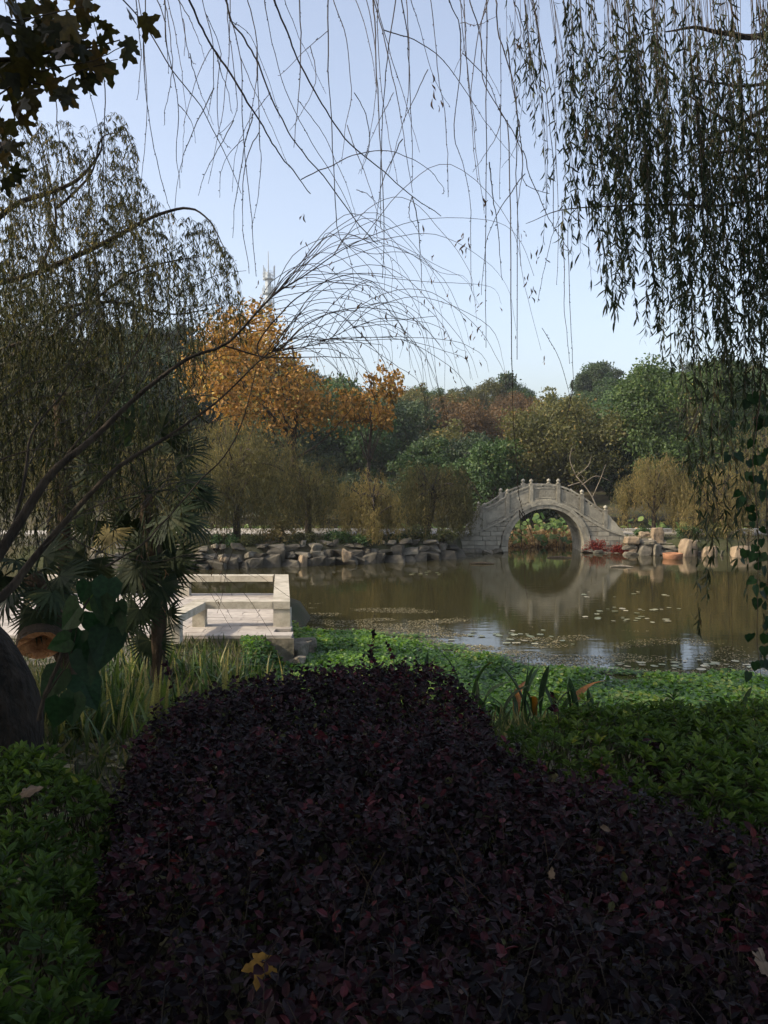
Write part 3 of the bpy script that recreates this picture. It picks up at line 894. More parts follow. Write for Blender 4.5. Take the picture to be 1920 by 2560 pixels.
def weeping(seed, H, R, nst, nl, ls, mat, drop=(.4, .85), dome=.5, lean=0, mix=None, tmat=None, r0=.16, ragged=.4):
    """weeping willow: domed, tufted crown of arching shoots and hanging strands of unequal length"""
    r = np.random.default_rng(seed)
    tmat = tmat or M['bark']
    mb = MB()
    ax = spline([(0, 0, -.3), (lean * .35, 0, H * .18), (lean * .7, r.normal() * .1, H * .38), (lean, 0, H * .55)], 10)
    mb.tube(ax, np.linspace(r0, r0 * .6, 10), 8, .08)
    tufts = []
    for k in range(26):
        a = k * 2.4 + r.uniform(-.5, .5)
        rr = R * math.sqrt(r.uniform(.02, .8))
        e = np.array((lean + rr * math.cos(a), rr * math.sin(a), H * (1 - .5 * (rr / R) ** 2) * r.uniform(.6, 1.03)))
        s = ax[r.integers(4, 10)]
        pts = spline([s, s * .45 + e * .55 + np.array((0, 0, .06 * H)), e], 10)
        mb.tube(pts, np.linspace(r0 * .4, r0 * .06, 10), 5, .05)
        tufts.append((e, r.uniform(*drop) * r.uniform(.45, 1.05), r.uniform(-.3, .3), R * r.uniform(.10, .26)))
    Ps, As, Ns, Ts = [], [], [], []
    for i in range(nst):
        e, dr, tt, sp = tufts[r.integers(len(tufts))]
        s = e + r.normal(size=3) * np.array((sp, sp, .045 * H))
        out = unit(np.array((s[0] - e[0], s[1] - e[1], 0)) * 1.5 + np.array((s[0] - lean, s[1], 0)) + r.normal(size=3) * .3 * R)
        L = min(H * dr * r.uniform(.5, 1.15), max(s[2] - H * .03, .3))
        n = int(nl * (.35 + L / H))
        t = r.random(n) ** .9
        reach = R * r.uniform(.03, .25)
        p = s + out * (reach * (1 - np.exp(-t * 4)))[:, None]
        p[:, 2] = s[2] - t * L + .05 * H * np.sin(np.minimum(t * 8, math.pi))
        p += r.normal(size=(n, 3)) * .014 * H
        Ps.append(p)
        As.append(unit(r.normal(size=(n, 3)) * .5 + np.array((0, 0, -1))))
        Ns.append(unit(r.normal(size=(n, 3)) * .7 + out + np.array((0, 0, .5))))
        Ts.append(np.clip(r.beta(2, 2.2, n) * .8 + tt + r.uniform(-.1, .15), 0, 1))
    P, A, N, T = map(np.concatenate, (Ps, As, Ns, Ts))
    me = foliage('crown', mat, [scatter(T_DIAMOND, P, A, N, ls * r.uniform(.5, 1.25, len(P)), T, width=np.full(len(P), .30))], parent=False)
    return me, mb.mesh('trunk', tmat, True)


def pine_mesh(seed, H, R, nleaf, ls, mat):
    r = np.random.default_rng(seed)
    P, D = [], []
    mb = MB().tube([(0, 0, -.3), (0, 0, H * .96)], [.18, .03], 6)
    for k in range(15):
        z = H * (.32 + .64 * k / 14)
        for j in range(5):
            a = r.uniform(0, 6.28); L = R * (1.12 - (z / H) ** 1.6) * r.uniform(.6, 1.15) + .15
            e = np.array((L * math.cos(a), L * math.sin(a), z + .12 * L))
            mb.tube([(0, 0, z - .1), e], [.05, .015], 4)
            n = nleaf // 75
            t = r.uniform(.25, 1.05, n)
            P.append(np.outer(t, e - (0, 0, z)) + (0, 0, z) + r.normal(size=(n, 3)) * np.array((.16, .16, .06)) * R)
            D.append(unit(r.normal(size=(n, 3)) + np.array((0, 0, .8))))
    P, D = np.concatenate(P), np.concatenate(D)
    me = foliage('crown', mat, [scatter(T_DIAMOND, P, D, rdir(len(P)) + np.array((0, 0, .7)), np.full(len(P), ls), r.random(len(P)))], parent=False)
    return me, mb.mesh('trunk', M['bark'], True)


def plant_tree(name, crown, trunk, loc, label, cat='tree', group=None, s=1.0, rz=0.0, sz=None):
    e = empty(name, loc, label, cat, group, rz)
    e.scale = (s, s, sz or s)
    link('trunk', trunk, e)
    link('crown', crown, e)
    return e


def gz_at(x, Y):
    return float(ground_h(np.array([float(x)]), np.array([float(Y)]))[0])


# woods on the hills: kinds shared by many trees
KINDS = []
for i, (mat, H, R, nl, ls) in enumerate((('dark_green', 8, 3.3, 8500, .26), ('green', 8.5, 3.5, 8500, .26), ('olive', 7.5, 3.2, 8500, .24), ('russet', 7.5, 3.2, 7000, .22),
                                         ('dark_green', 9, 3.0, 8500, .25), ('green', 7, 3.6, 8500, .25))):
    me, C = clump_crown(300 + i, H, R, nl, ls, M[mat], z0=.22, K=30, cr=(.2, .4))
    KINDS.append((me, tree_trunk(320 + i, H, C, .2, M['bark'])))
hill_lab = ['dark evergreen tree in the woods on the hillside', 'mid green rounded tree in the woods on the hillside', 'olive green tree in the woods on the hillside',
            'brownish autumn tree in the woods on the hillside', 'tall dark evergreen tree in the woods on the hillside', 'low broad green tree in the woods on the hillside']
hr = np.random.default_rng(77)
for Y in (112, 107, 102, 97, 92, 86, 80, 73, 66, 60):
    step = 5.2 if Y < 80 else 4.1
    n0 = int(Y * .50 / step) + 1
    for k in range(-n0, n0 + 1):
        x = k * step + hr.uniform(-1.6, 1.6)
        yy = Y + hr.uniform(-2.5, 2.5)
        px = 960 + x / yy * FPX
        if px < -120 or px > 2050: continue
        if 700 < px < 900 and Y > 75: w = (.45, .2, .15, .1, .1, 0)
        elif 1060 < px < 1350 and Y > 60: w = (.15, .12, .25, .38, 0, .1)
        elif px < 640: w = (.5, .15, .05, .02, .28, 0)
        elif px > 1480: w = (.25, .3, .2, .05, .1, .1)
        else: w = (.2, .25, .2, .1, .05, .2)
        w = np.array(w) / sum(w)
        j = hr.choice(6, p=w)
        s = hr.uniform(.72, 1.08) * (1 if Y < 79 else .74)
        e = plant_tree('broadleaf_tree', KINDS[j][0], KINDS[j][1], (x, yy, gz_at(x, yy) - .2), hill_lab[j], group=hill_lab[j].replace(' tree in', ' trees in'), s=s, rz=hr.uniform(0, 6.28), sz=s * hr.uniform(.85, 1.1))
# pines that break the skyline
pm, pt_ = pine_mesh(5, 8, 2.6, 2600, .42, M['dark_green'])
for (px, py, Y, lab) in ((1265, 936, 100, 'dark layered pine on the skyline above the brown hump of the hill'), (1503, 908, 104, 'tall dark pine standing highest on the right skyline'),
                         (1455, 940, 104, 'smaller pine just left of the tall pine on the skyline')):
    p_ = at(px, py, Y); s = .9 if px != 1455 else .6
    plant_tree('pine_tree', pm, pt_, (p_[0], Y, p_[2] - 8 * s), lab, s=s, rz=px)
bm_, bC = clump_crown(41, 6, 2.3, 900, .3, M['russet'], z0=.45, K=12, loose=.3)
p_ = at(1030, 965, 96)
plant_tree('broadleaf_tree', bm_, tree_trunk(42, 6, bC, .16, M['bark'], 12), (p_[0], 96, p_[2] - 6), 'small thin crowned tree showing sky through it on the skyline')

# trees of the middle distance, each its own
def single(name, seed, px, pyt, Y, H, R, mat, nl, ls, label, z=None, K=36, loose=.14, cr=(.17, .33), tmat='bark', zf=.22, r0=.2, tpl=T_OVAL, shape=None, nlimb=10):
    me, C = clump_crown(seed, H, R, nl, ls, M[mat], z0=zf, K=K, loose=loose, cr=cr, tpl=tpl, shape=shape)
    p_ = at(px, pyt, Y)
    return plant_tree(name, me, tree_trunk(seed + 1, H, C, r0, M[tmat], nlimb), (p_[0], Y, p_[2] - H), label)
single('broadleaf_tree', 501, 1715, 880, 47, 9.4, 4.1, 'fresh', 26000, .18, 'large dense bright green tree rising on the right behind the yellow willow', K=60, cr=(.16, .28))
single('broadleaf_tree', 503, 1880, 960, 56, 8.5, 3.4, 'dark_green', 14000, .22, 'dark tree behind the large green tree at the right edge')
single('broadleaf_tree', 505, 1420, 1000, 50, 6.4, 3.9, 'olive', 20000, .17, 'broad olive tree just behind the right side of the bridge', K=44, loose=.2)
single('broadleaf_tree', 507, 1225, 1100, 49, 5.0, 2.6, 'green', 13000, .17, 'rounded mid green tree behind the crest of the bridge')
single('broadleaf_tree', 509, 1165, 1075, 56, 5.2, 3.4, 'dark_green', 13000, .19, 'dark green domed tree left of the bridge at the foot of the hill')
single('broadleaf_tree', 511, 1060, 1085, 52, 4.8, 2.2, 'green', 9000, .18, 'narrow green tree between the orange tree and the dark domed tree')
single('broadleaf_tree', 513, 1000, 1010, 66, 6.5, 3.2, 'dark_green', 11000, .22, 'shadowy evergreen right behind the orange tree')
single('broadleaf_tree', 515, 1560, 1110, 49, 4.6, 2.4, 'dark_green', 9000, .18, 'dark tree filling the gap between the olive tree and the green tree')
single('broadleaf_tree', 517, 420, 860, 62, 10.5, 5.0, 'dark_green', 16000, .24, 'large dark evergreen on the left hill behind the orange tree')
single('broadleaf_tree', 519, 720, 950, 60, 8.0, 3.6, 'dark_green', 12000, .22, 'dark evergreen hill tree hidden behind the orange crown')
single('broadleaf_tree', 521, 160, 900, 60, 9.5, 5.0, 'dark_green', 14000, .24, 'broad dark evergreen behind the big left willow')
for i, (px, py) in enumerate(((700, 1180), (860, 1185), (980, 1190), (1330, 1190), (1800, 1190), (560, 1170))):
    single('shrub', 530 + i * 2, px, py, 48.6 + i * .3, 2.9, 2.1, 'dark_green', 6000, .15,
           'dark thicket shrub behind the lotus pond, ' + ('under the orange tree', 'left of the two brown willows', 'behind the leaning willow trunk', 'seen above the bridge opening', 'behind the yellow willow at the right', 'beyond the island path at far left')[i], zf=.02, K=24, cr=(.25, .4), r0=.08)
# bare pale branches behind the right side of the bridge
bt = empty('bare_tree', tuple(at(1490, 1330, 45) ), 'bare pale branched tree behind the right half of the bridge railing', 'tree')
bo = np.array(bt.location)
for k, pts in enumerate(([(1500, 1335), (1492, 1270), (1470, 1225), (1440, 1190)], [(1480, 1245), (1500, 1200), (1515, 1160)], [(1455, 1212), (1490, 1190), (1530, 1205)], [(1440, 1190), (1425, 1150), (1430, 1120)], [(1440, 1190), (1470, 1165), (1478, 1140)], [(1420, 1215), (1460, 1200), (1445, 1180)])):
    w = .06 if k == 0 else .028
    MB().tube(spline([at(a, b_, 45 + .2 * k) - bo for a, b_ in pts], 9), np.linspace(w, w * .35, 9), 5).build('trunk' if k == 0 else 'branch', M['bark_pale'], bt, True)

# the orange autumn tree on the island
def orange_shape(c):
    x, z = c[0], c[2]
    return z < 6.9 - 1.75 * max(0, x + 1.2) ** .8 + (1.9 * math.exp(-((x - 2.9) / .75) ** 2)) and z > .5 + .2 * abs(x) - (.5 if x > 0 else 0)
me, C = clump_crown(601, 7.4, 4.6, 11000, .165, M['orange'], z0=.22, K=250, loose=.6, cr=(.07, .15), shape=orange_shape)
px_, Yo = 730, 35.5
p_ = at(px_, 760, Yo)
ot = plant_tree('autumn_tree', me, tree_trunk(602, 7.4, C, .13, M['bark'], 26, .15), (p_[0], Yo, p_[2] - 7.0), 'tall thin crowned tree with golden orange autumn leaves on the island')
ot.scale = (1, .8, 1)
me2, C2 = clump_crown(611, 3.6, 1.6, 1500, .15, M['orange'], z0=.3, K=30, loose=.35, cr=(.12, .22))
plant_tree('autumn_tree', me2, tree_trunk(612, 3.6, C2, .07, M['bark'], 12, .2), (at(920, 960, 36.6)[0], 36.6, at(925, 905, 36.6)[2] - 3.6 * 1.25), 'smaller orange leaved tree at the right shoulder of the golden one', s=1.25)
# weeping willows round the pond
def willow(seed, px, pyt, Y, R, mat, label, nst=330, nl=54, ls=.17, lean=0, drop=(.4, .85), zg=None, r0=.16):
    p_ = at(px, pyt, Y)
    z0 = gz_at(p_[0], Y) if zg is None else zg
    H = p_[2] - z0
    cr_, tr = weeping(seed, H, R, nst, nl, ls, M[mat], drop, lean=lean, r0=r0)
    return plant_tree('willow_tree', cr_, tr, (p_[0], Y, z0), label, cat='willow tree')
willow(701, 590, 1010, 33.0, 2.5, 'willow_brown', 'wide brownish weeping willow in front of the orange tree, left of the rocks', 700, 46, .19)
willow(703, 930, 1165, 32.8, 1.25, 'willow_yellow', 'small yellowish weeping willow trailing over the rocks of the island', 360, 46, .15, drop=(.6, 1.1))
willow(705, 1062, 1130, 35.6, 1.45, 'willow_brown', 'brown weeping willow with a leaning dark trunk close to the left end of the bridge', 520, 46, .16, lean=.5, r0=.17)
willow(707, 770, 1120, 36.6, 1.7, 'willow_brown', 'thin brown willow under the orange crown behind the path', 360, 46, .16)
willow(709, 1637, 1130, 37.6, 1.6, 'willow_yellow', 'golden weeping willow with a slim straight trunk behind the upright stone', 480, 46, .16, r0=.11, drop=(.3, .7))
willow(711, 1790, 1165, 35.8, 1.45, 'willow_yellow', 'yellow willow trailing to the steps at the right bank', 420, 46, .16, drop=(.5, .95))
willow(713, 1930, 1020, 36.5, 2.2, 'willow_brown', 'tall brown willow at the right edge behind the hanging climber', 480, 46, .17)
willow(715, 350, 1010, 31.5, 2.4, 'willow_brown', 'brown willow at the left tip of the island behind the palms', 460, 46, .18)
willow(717, 120, 960, 32.5, 3.0, 'willow_brown', 'large brown willow far left behind the leaning branches', 520, 46, .18)

# small leafy shrub on the bank with pale leaves, and tufts
def bush(name, seed, loc, H, R, mat, nl, ls, label, tpl=T_OVAL, K=14):
    me, C = clump_crown(seed, H, R, nl, ls, M[mat], z0=.1, K=K, loose=.3, cr=(.25, .45), tpl=tpl)
    e = empty(name, loc, label, 'shrub')
    link('branches', tree_trunk(seed + 1, H, C, .03, M['bark'], 10, .1), e, 'stuff')
    link('foliage', me, e, 'stuff')
    return e
p_ = at(702, 1345, 31.6)
bush('shrub', 801, (p_[0], 31.6, -1.05), .95, .62, 'willow_yellow', 420, .13, 'small shrub with pale yellow leaves growing among the bank rocks')
for i, (px, Y, sc, lab) in enumerate(((845, 31.9, .5, 'low green tuft in the rocks under the trailing yellow willow'), (1050, 33.2, .55, 'low dark green bush on the bank by the leaning willow trunk'),
                                     (1000, 33.0, .4, 'little green bush between the two willows on the bank'), (760, 31.6, .45, 'green bush beside the pale leaved shrub on the bank'),
                                     (560, 30.6, .5, 'grey green bush at the left end of the rock bank'), (620, 30.9, .4, 'small olive tuft among the rocks left of the pale leaved shrub'),
                                     (905, 31.7, .35, 'tiny dark tuft growing between rocks below the trailing yellow willow'), (1110, 33.6, .45, 'low olive bush by the last rocks before the bridge'),
                                     (1722, 34.9, .5, 'green bush on the right bank behind the round tub'), (1790, 35.0, .6, 'olive bush on the right bank under the yellow willow'), (1606, 35.6, .35, 'small tuft behind the squared pale block'))):
    bush('shrub', 810 + i * 2, (at(px, 1345, Y)[0], Y, -1.05), sc, sc, 'olive' if i % 2 else 'green', 900, .08, lab)
# red creeper at the right foot of the bridge
for i, (px, py, R, H, lab) in enumerate(((1490, 1352, .62, .62, 'dark red creeper spreading on the lower right face of the bridge'), (1548, 1378, .36, .42, 'round tuft of red twigs at the waterline right of the bridge'))):
    p_ = at(px, py, 35.75)
    e = empty('red_creeper', (p_[0], 35.62, WATER + .02), lab, 'creeper')
    r = np.random.default_rng(900 + i)
    tw_ = MB()
    Ps, As = [], []
    for k in range(46):
        a = r.uniform(.15, math.pi - .15); L = r.uniform(.5, 1) * R
        d = np.array((math.cos(a) * 1.1, r.uniform(-.12, .02), math.sin(a) * H / R * .9))
        pts = spline([(r.uniform(-.2, .2), 0, 0), d * L * .5, d * L], 6)
        tw_.tube(pts, .006, 3, cap=False)
        for q in pts[1:]:
            Ps.append(q[None] + r.normal(size=(9, 3)) * np.array((.05, .02, .05)))
    tw_.build('branches', M['twig'], e, kind='stuff')
    P = np.concatenate(Ps); n = len(P)
    fo = foliage('foliage', M['red_creeper'], [scatter(T_DIAMOND, P, rdir(n), rdir(n) + np.array((0, -1, 0)), r.uniform(.03, .07, n), r.random(n))], e, 'stuff')

# ------------------------------------------------------------------ lotus
th = np.linspace(0, 2 * math.pi, 14, endpoint=False)
def lotus_leaf(mat, seed, droop):
    r = np.random.default_rng(seed)
    ph = r.uniform(0, 6.28)
    V = [(0, 0, -.05)]
    for rr, zz in ((.55, 0), (1.0, .05 - droop * .6)):
        for t in th:
            V.append((rr * math.cos(t) * (1 - droop * .3 * rr), rr * math.sin(t), zz + .10 * rr * math.sin(3 * t + ph) - droop * rr * abs(math.cos(t + ph)) * .7))
    F3 = np.array([(0, 1 + i, 1 + (i + 1) % 14) for i in range(14)])
    F4 = np.array([(1 + i, 15 + i, 15 + (i + 1) % 14, 1 + (i + 1) % 14) for i in range(14)])
    return mesh_np('leaf', V, [F3, F4], mat, np.full(len(V), r.uniform(.1, .9)), True)
LG = [lotus_leaf(M['lotus'], 40 + i, (.05, .15, .5, .1)[i]) for i in range(4)]
LD = [lotus_leaf(M['lotus_dry'], 50 + i, (.6, .9, .7, 1.1)[i]) for i in range(4)]
lr = np.random.default_rng(21)
stem_me = MB().tube([(0, 0, 0), (.02, .01, .5), (0, 0, 1)], [.012, .009, .007], 5).mesh('stem', M['twig'])
def lotus(x, Y, n, h, dry, label, group):
    e = empty('lotus_plant', (x, Y, WATER), label, 'lotus', group)
    for k in range(n):
        isdry = lr.random() < dry
        lx, ly = lr.uniform(-.75, .75), lr.uniform(-.5, .5)
        z = h * (lr.uniform(.25, .7) if isdry else lr.uniform(.45, 1.05))
        o = link('leaf', (LD if isdry else LG)[lr.integers(4)], e, loc=(lx, ly, z))
        s = lr.uniform(.11, .19) if not isdry else lr.uniform(.08, .17)
        o.scale = (s, s, s)
        til = lr.uniform(.2, 1.2) if not isdry else lr.uniform(.3, 1.5)
        a = lr.uniform(-1.2, 1.2) - math.pi / 2
        o.rotation_euler = Vector((math.cos(a) * math.sin(til), math.sin(a) * math.sin(til), math.cos(til))).to_track_quat('Z', 'Y').to_euler()
        st = link('stem', stem_me, e, loc=(lx, ly, 0)); st.scale = (1, 1, max(z - .02, .1))
xs_l = [(-8.0, 41, .8, .3), (-6.8, 42, .8, .4), (-5.6, 41, .85, .3), (-4.3, 41.5, .8, .4), (-3.0, 41, .75, .3), (-1.5, 41, .8, .3), (.2, 41.3, .8, .3), (1.9, 41, .8, .35), (3.4, 41.4, .8, .4),
        (6.2, 39.9, .95, .35), (7.0, 41.0, 1.25, .35), (7.9, 40.2, 1.0, .55), (8.7, 41.3, 1.1, .55), (6.5, 38.9, .5, .6), (7.6, 38.8, .5, .6), (8.2, 42.4, 1.25, .3), (9.2, 40.2, 1.0, .7),
        (11.9, 40.4, 1.15, .2), (12.7, 41.2, .95, .5), (13.6, 40.6, .95, .5), (14.6, 41.2, 1.0, .3), (15.8, 40.7, .95, .4), (17.0, 41.3, 1.0, .4)]
for (x, Y, h, dry) in xs_l:
    under = 5 < x < 9.9
    lotus(x, Y, 32 if under else 14, h, dry, 'round leaved lotus plant with green and withered leaves seen through the bridge arch' if under else
          ('round leaved lotus plant standing behind the pale kerb left of the bridge' if x < 5 else 'round leaved lotus plant standing behind the pale kerb right of the bridge'),
          'lotus under the bridge arch' if under else ('lotus left of the bridge' if x < 5 else 'lotus right of the bridge'))
# withered stalks and leaves lying low under the arch
n = 2600
P = np.column_stack([lr.uniform(4.8, 9.8, n), lr.uniform(38.4, 43, n), WATER + lr.random(n) ** 2 * .55])
dl = foliage('withered_leaves', M['lotus_dry'], [scatter(T_OVAL, P, rdir(n), rdir(n) + np.array((0, 0, .6)), lr.uniform(.06, .2, n), lr.random(n) * .8)])
tag(dl, 'withered brown lotus leaves and stalks low on the water under the arch', kind='stuff')
# grass on the island and the far banks
n = 26000
x = lr.uniform(-11, 18, n); Y = lr.uniform(30, 36.4, n)
ok = (Y > bank_y(x) + .5) & ((x < 4.6) | (x > 10)); x, Y = x[ok], Y[ok]
n = len(x)
P = np.column_stack([x, Y, ground_h(x, Y)])
gr = foliage('grass', M['grass'], [scatter(T_DIAMOND, P, unit(lr.normal(size=(n, 3)) * .5 + np.array((0, 0, 1))), rdir(n), lr.uniform(.06, .16, n), lr.random(n), width=np.full(n, .3))])
tag(gr, 'short grass on the island', kind='stuff')

# ------------------------------------------------------------------ floating plants and leaves near this shore
nr = np.random.default_rng(31)
ZP = WATER + .05
PENNY = [on(a, b_, ZP) for a, b_ in [(590, 1612), (640, 1592), (760, 1586), (900, 1590), (1000, 1600), (1100, 1626), (1200, 1655), (1300, 1676), (1450, 1690), (1650, 1697), (1960, 1702), (2060, 1706),
                                     (2060, 2150), (1500, 2150), (1000, 2100), (700, 1850), (560, 1800), (560, 1660)]]
pp = np.array(PENNY)[:, :2]
n = 150000
x = nr.uniform(pp[:, 0].min(), pp[:, 0].max(), n); y = nr.uniform(pp[:, 1].min(), pp[:, 1].max(), n)
wob = .28 * np.sin(x * 2.1) + .16 * np.sin(x * 5.3 + 1)
ok = inpoly(x, y + wob * (y > 12.8), pp)
ok &= np.abs(x) < .5 * y + .3
ok &= (x / y > (604 - 960) / FPX) | (y > 14.3)
ok &= ~((x < edge_x(y) + .05) & (y > 14.1) & (y < 19.5))
x, y = x[ok], y[ok]; n = len(x)
hgt = np.array([mnoise.noise(Vector((a * .9, b_ * .9, 3))) for a, b_ in zip(x, y)])
P = np.column_stack([x, y, np.maximum(ZP, ground_h(x, y) + .03) + .05 + .10 * hgt + nr.uniform(-.05, .05, n)])
N = unit(nr.normal(size=(n, 3)) * .38 + np.array((0, -.15, 1)))
A = unit(nr.normal(size=(n, 3)) * np.array((1, 1, .2)))
sz = nr.uniform(.035, .075, n)
fl = foliage('ground_cover', M['pennywort'], [scatter(T_ROUND, P, A, N, sz, np.clip(.5 + .7 * hgt + nr.normal(size=n) * .2, 0, .95))])
tag(fl, 'dense mat of bright round leaved water plants along the near shore', kind='stuff')
# thin yellowish fringe of shoots, and drifting scraps
edge = np.array([on(a, b_, WATER) for a, b_ in [(740, 1583), (900, 1583), (1000, 1592), (1100, 1616), (1200, 1644), (1300, 1668), (1450, 1684), (1650, 1692), (1990, 1700)]])
def debris(name, k, spread, size, mat, label, zz, z1=.006, tpl=T_OVAL, power=1.6):
    t = nr.random(k) * (len(edge) - 1); i = t.astype(int)
    q = edge[i] + (edge[i + 1] - edge[i]) * (t - i)[:, None]
    d = nr.random(k) ** power * spread
    P = q + np.column_stack([nr.normal(size=k) * .15, d, np.zeros(k)])
    patch = np.array([mnoise.noise(Vector((a * .7, b_ * 1.3, 9))) for a, b_ in P[:, :2]])
    P = P[(patch > -.08 + .25 * (d / spread)) | (d < .12 * spread)]
    k = len(P)
    P[:, 2] = WATER + zz + nr.random(k) * z1
    o = foliage(name, mat, [scatter(tpl, P, unit(nr.normal(size=(k, 3)) * np.array((1, 1, .05))), np.array((0, 0, 1.0)) + nr.normal(size=(k, 3)) * .08, nr.uniform(*size, k), nr.random(k))])
    return tag(o, label, kind='stuff')
debris('floating_leaves', 24000, 4.2, (.02, .05), M['debris'], 'scum of small leaf scraps floating on the water beyond the green mat', .004)
debris('sprouting_fringe', 5000, .45, (.03, .06), M['pennywort'], 'loose fringe of small floating shoots at the edge of the mat', .01, .05, T_ROUND)
# lily pads in patches
pad_me = []
for q in range(4):
    a = np.linspace(.18, 2 * math.pi - .18, 12)
    V = [(0, 0, 0)] + [(math.cos(t), math.sin(t), .02 * math.sin(3 * t)) for t in a]
    pad_me.append(mesh_np('leaf', V, [np.array([(0, 1 + i, 2 + i) for i in range(11)])], M['pad'], np.full(13, (.2, .5, .75, .95)[q])))
for (px, py, w, dpt, k, lab) in ((1300, 1592, 1.2, .9, 34, 'wide patch of lily pads nearest the green mat, left of the sky reflection'), (1600, 1525, 1.5, .5, 22, 'thin row of lily pads on the dark water below the bridge reflection'),
                               (1560, 1548, 1.3, .5, 24, 'second row of lily pads, the nearer of the two on the dark water'), (1640, 1662, 1.5, .5, 30, 'patch of pale lily pads at the near right edge of the pond'),
                               (1075, 1434, 1.0, .8, 12, 'scattered pale pads below the bank rocks in the middle of the pond'), (1545, 1488, 1.6, .6, 12, 'few scattered pads under the right end of the bridge'),
                               (1840, 1660, 1.6, .5, 16, 'loose lily pads by the hanging climber at the right edge')):
    c = on(px, py, WATER + .012)
    e = empty('water_lily', tuple(c), lab, 'water lily')
    for j in range(int(k * .75)):
        o = link('leaf', pad_me[nr.integers(4)], e, loc=(nr.normal() * w * .45, nr.normal() * dpt * .45, nr.uniform(0, .01)))
        s = nr.uniform(.04, .085)
        o.scale = (s, s, s); o.rotation_euler = (nr.uniform(-.06, .06), nr.uniform(-.06, .06), nr.uniform(0, 6.28))
# a few drifting sticks by the bridge
for (px, py, L, lab) in ((1205, 1409, .9, 'thin dark stick floating left of the bridge reflection'), (1398, 1394, .95, 'flat dark raft of reeds floating under the arch'), (1555, 1417, .8, 'pale stick floating near the red creeper')):
    c = on(px, py, WATER + .02)
    o = MB().tube([(-L / 2, 0, 0), (0, .05, .02), (L / 2, .02, 0)], [.03, .05, .02], 6, .2).build('driftwood', M['bark_pale'] if 'pale' in lab else M['bark'], loc=tuple(c))
    tag(o, lab, 'driftwood')

# ------------------------------------------------------------------ the three hedges of the foreground
ZH = .55
PUR = [on(a, b_, ZH)[:2] for a, b_ in [(345, 1738), (520, 1694), (700, 1676), (860, 1650), (1000, 1650), (1160, 1682), (1250, 1748), (1285, 1825), (1400, 1880), (1550, 1935), (1750, 2010), (1990, 2090), (2120, 2130), (2500, 2250), (2900, 2330),
                                       (2900, 2900), (1900, 3100), (200, 3100), (330, 2560), (280, 2340), (225, 2190), (250, 2040), (285, 1880)]]
AZR = [on(a, b_, ZH)[:2] for a, b_ in [(1235, 1775), (1450, 1762), (1700, 1745), (1960, 1728), (2150, 1725), (2900, 1725), (2900, 2330), (2500, 2250), (2120, 2130), (1990, 2090), (1750, 2010), (1550, 1935), (1400, 1880), (1262, 1835)]]
AZL = [on(a, b_, ZH)[:2] for a, b_ in [(-200, 1880), (0, 1862), (110, 1850), (210, 1870), (300, 1915), (235, 2050), (205, 2190), (262, 2340), (310, 2560), (300, 3100), (-500, 3100)]]


def hedge_points(poly, dens, r, zt=ZH, amp=.05):
    poly = np.array(poly)
    x0, y0 = poly.min(0); x1, y1 = poly.max(0)
    y0 = max(y0, .75)
    n = int((x1 - x0) * (y1 - y0) * dens)
    x = r.uniform(x0, x1, n); y = r.uniform(y0, y1, n)
    ok = inpoly(x, y, poly) & (np.abs(x) < .62 * y + .75)
    x, y = x[ok], y[ok]
    h = np.array([mnoise.noise(Vector((a * 1.7, b_ * 1.7, 1))) + .5 * mnoise.noise(Vector((a * 5, b_ * 5, 2))) for a, b_ in zip(x, y)])
    return x, y, zt + amp * h


def edge_drop(x, y, poly):
    """how close to the hedge's edge: rounds its shoulders"""
    poly = np.array(poly)
    a = poly; b_ = np.roll(poly, -1, 0)
    d = np.full(len(x), 9.0)
    for p, q in zip(a, b_):
        v = q - p; L = (v ** 2).sum()
        t = np.clip(((x - p[0]) * v[0] + (y - p[1]) * v[1]) / L, 0, 1)
        d = np.minimum(d, np.hypot(x - p[0] - t * v[0], y - p[1] - t * v[1]))
    return -.16 * (1 - np.clip(d / .22, 0, 1)) ** 2


def shoots(x, y, z, r, nleaf, length, leaf, spread, width_rng=(.8, 1.15), rosette=False, tint0=None):
    """little shoots with leaves set along them"""
    n = len(x)
    D = unit(np.column_stack([r.normal(size=n) * spread, r.normal(size=n) * spread, np.ones(n)]))
    Ls = r.uniform(*length, n)
    Ps, As, Ns, Ss, Ts = [], [], [], [], []
    ph = r.uniform(0, 6.28, n)
    base = np.column_stack([x, y, z]) - D * Ls[:, None] * .6
    patch = np.array([mnoise.noise(Vector((a * 2.3, b_ * 2.3, 7))) for a, b_ in zip(x, y)])
    tn = np.clip(r.beta(2, 2, n) * .75 + .35 * patch, 0, .95) if tint0 is None else tint0
    for k in range(nleaf):
        t = (k + .5) / nleaf
        a = ph + k * 2.4
        side = np.column_stack([np.cos(a), np.sin(a), np.zeros(n)])
        up = (.25 + .9 * t) if rosette else (.0 + .75 * t)
        A = unit(side + D * up + r.normal(size=(n, 3)) * .22)
        P = base + D * (Ls * (1 if not rosette else .35 + .65 * t))[:, None] * (t if not rosette else 1)
        Ps.append(P); As.append(A); Ns.append(unit(D * 1.0 - side * .3 * up + r.normal(size=(n, 3)) * .3))
        Ss.append(r.uniform(*leaf, n) * (1 - .25 * t)); Ts.append(np.clip(tn + r.normal(size=n) * .13 + .12 * t, 0, .99))
    return (np.concatenate(Ps), np.concatenate(As), np.concatenate(Ns), np.concatenate(Ss), np.concatenate(Ts)), base, D, Ls


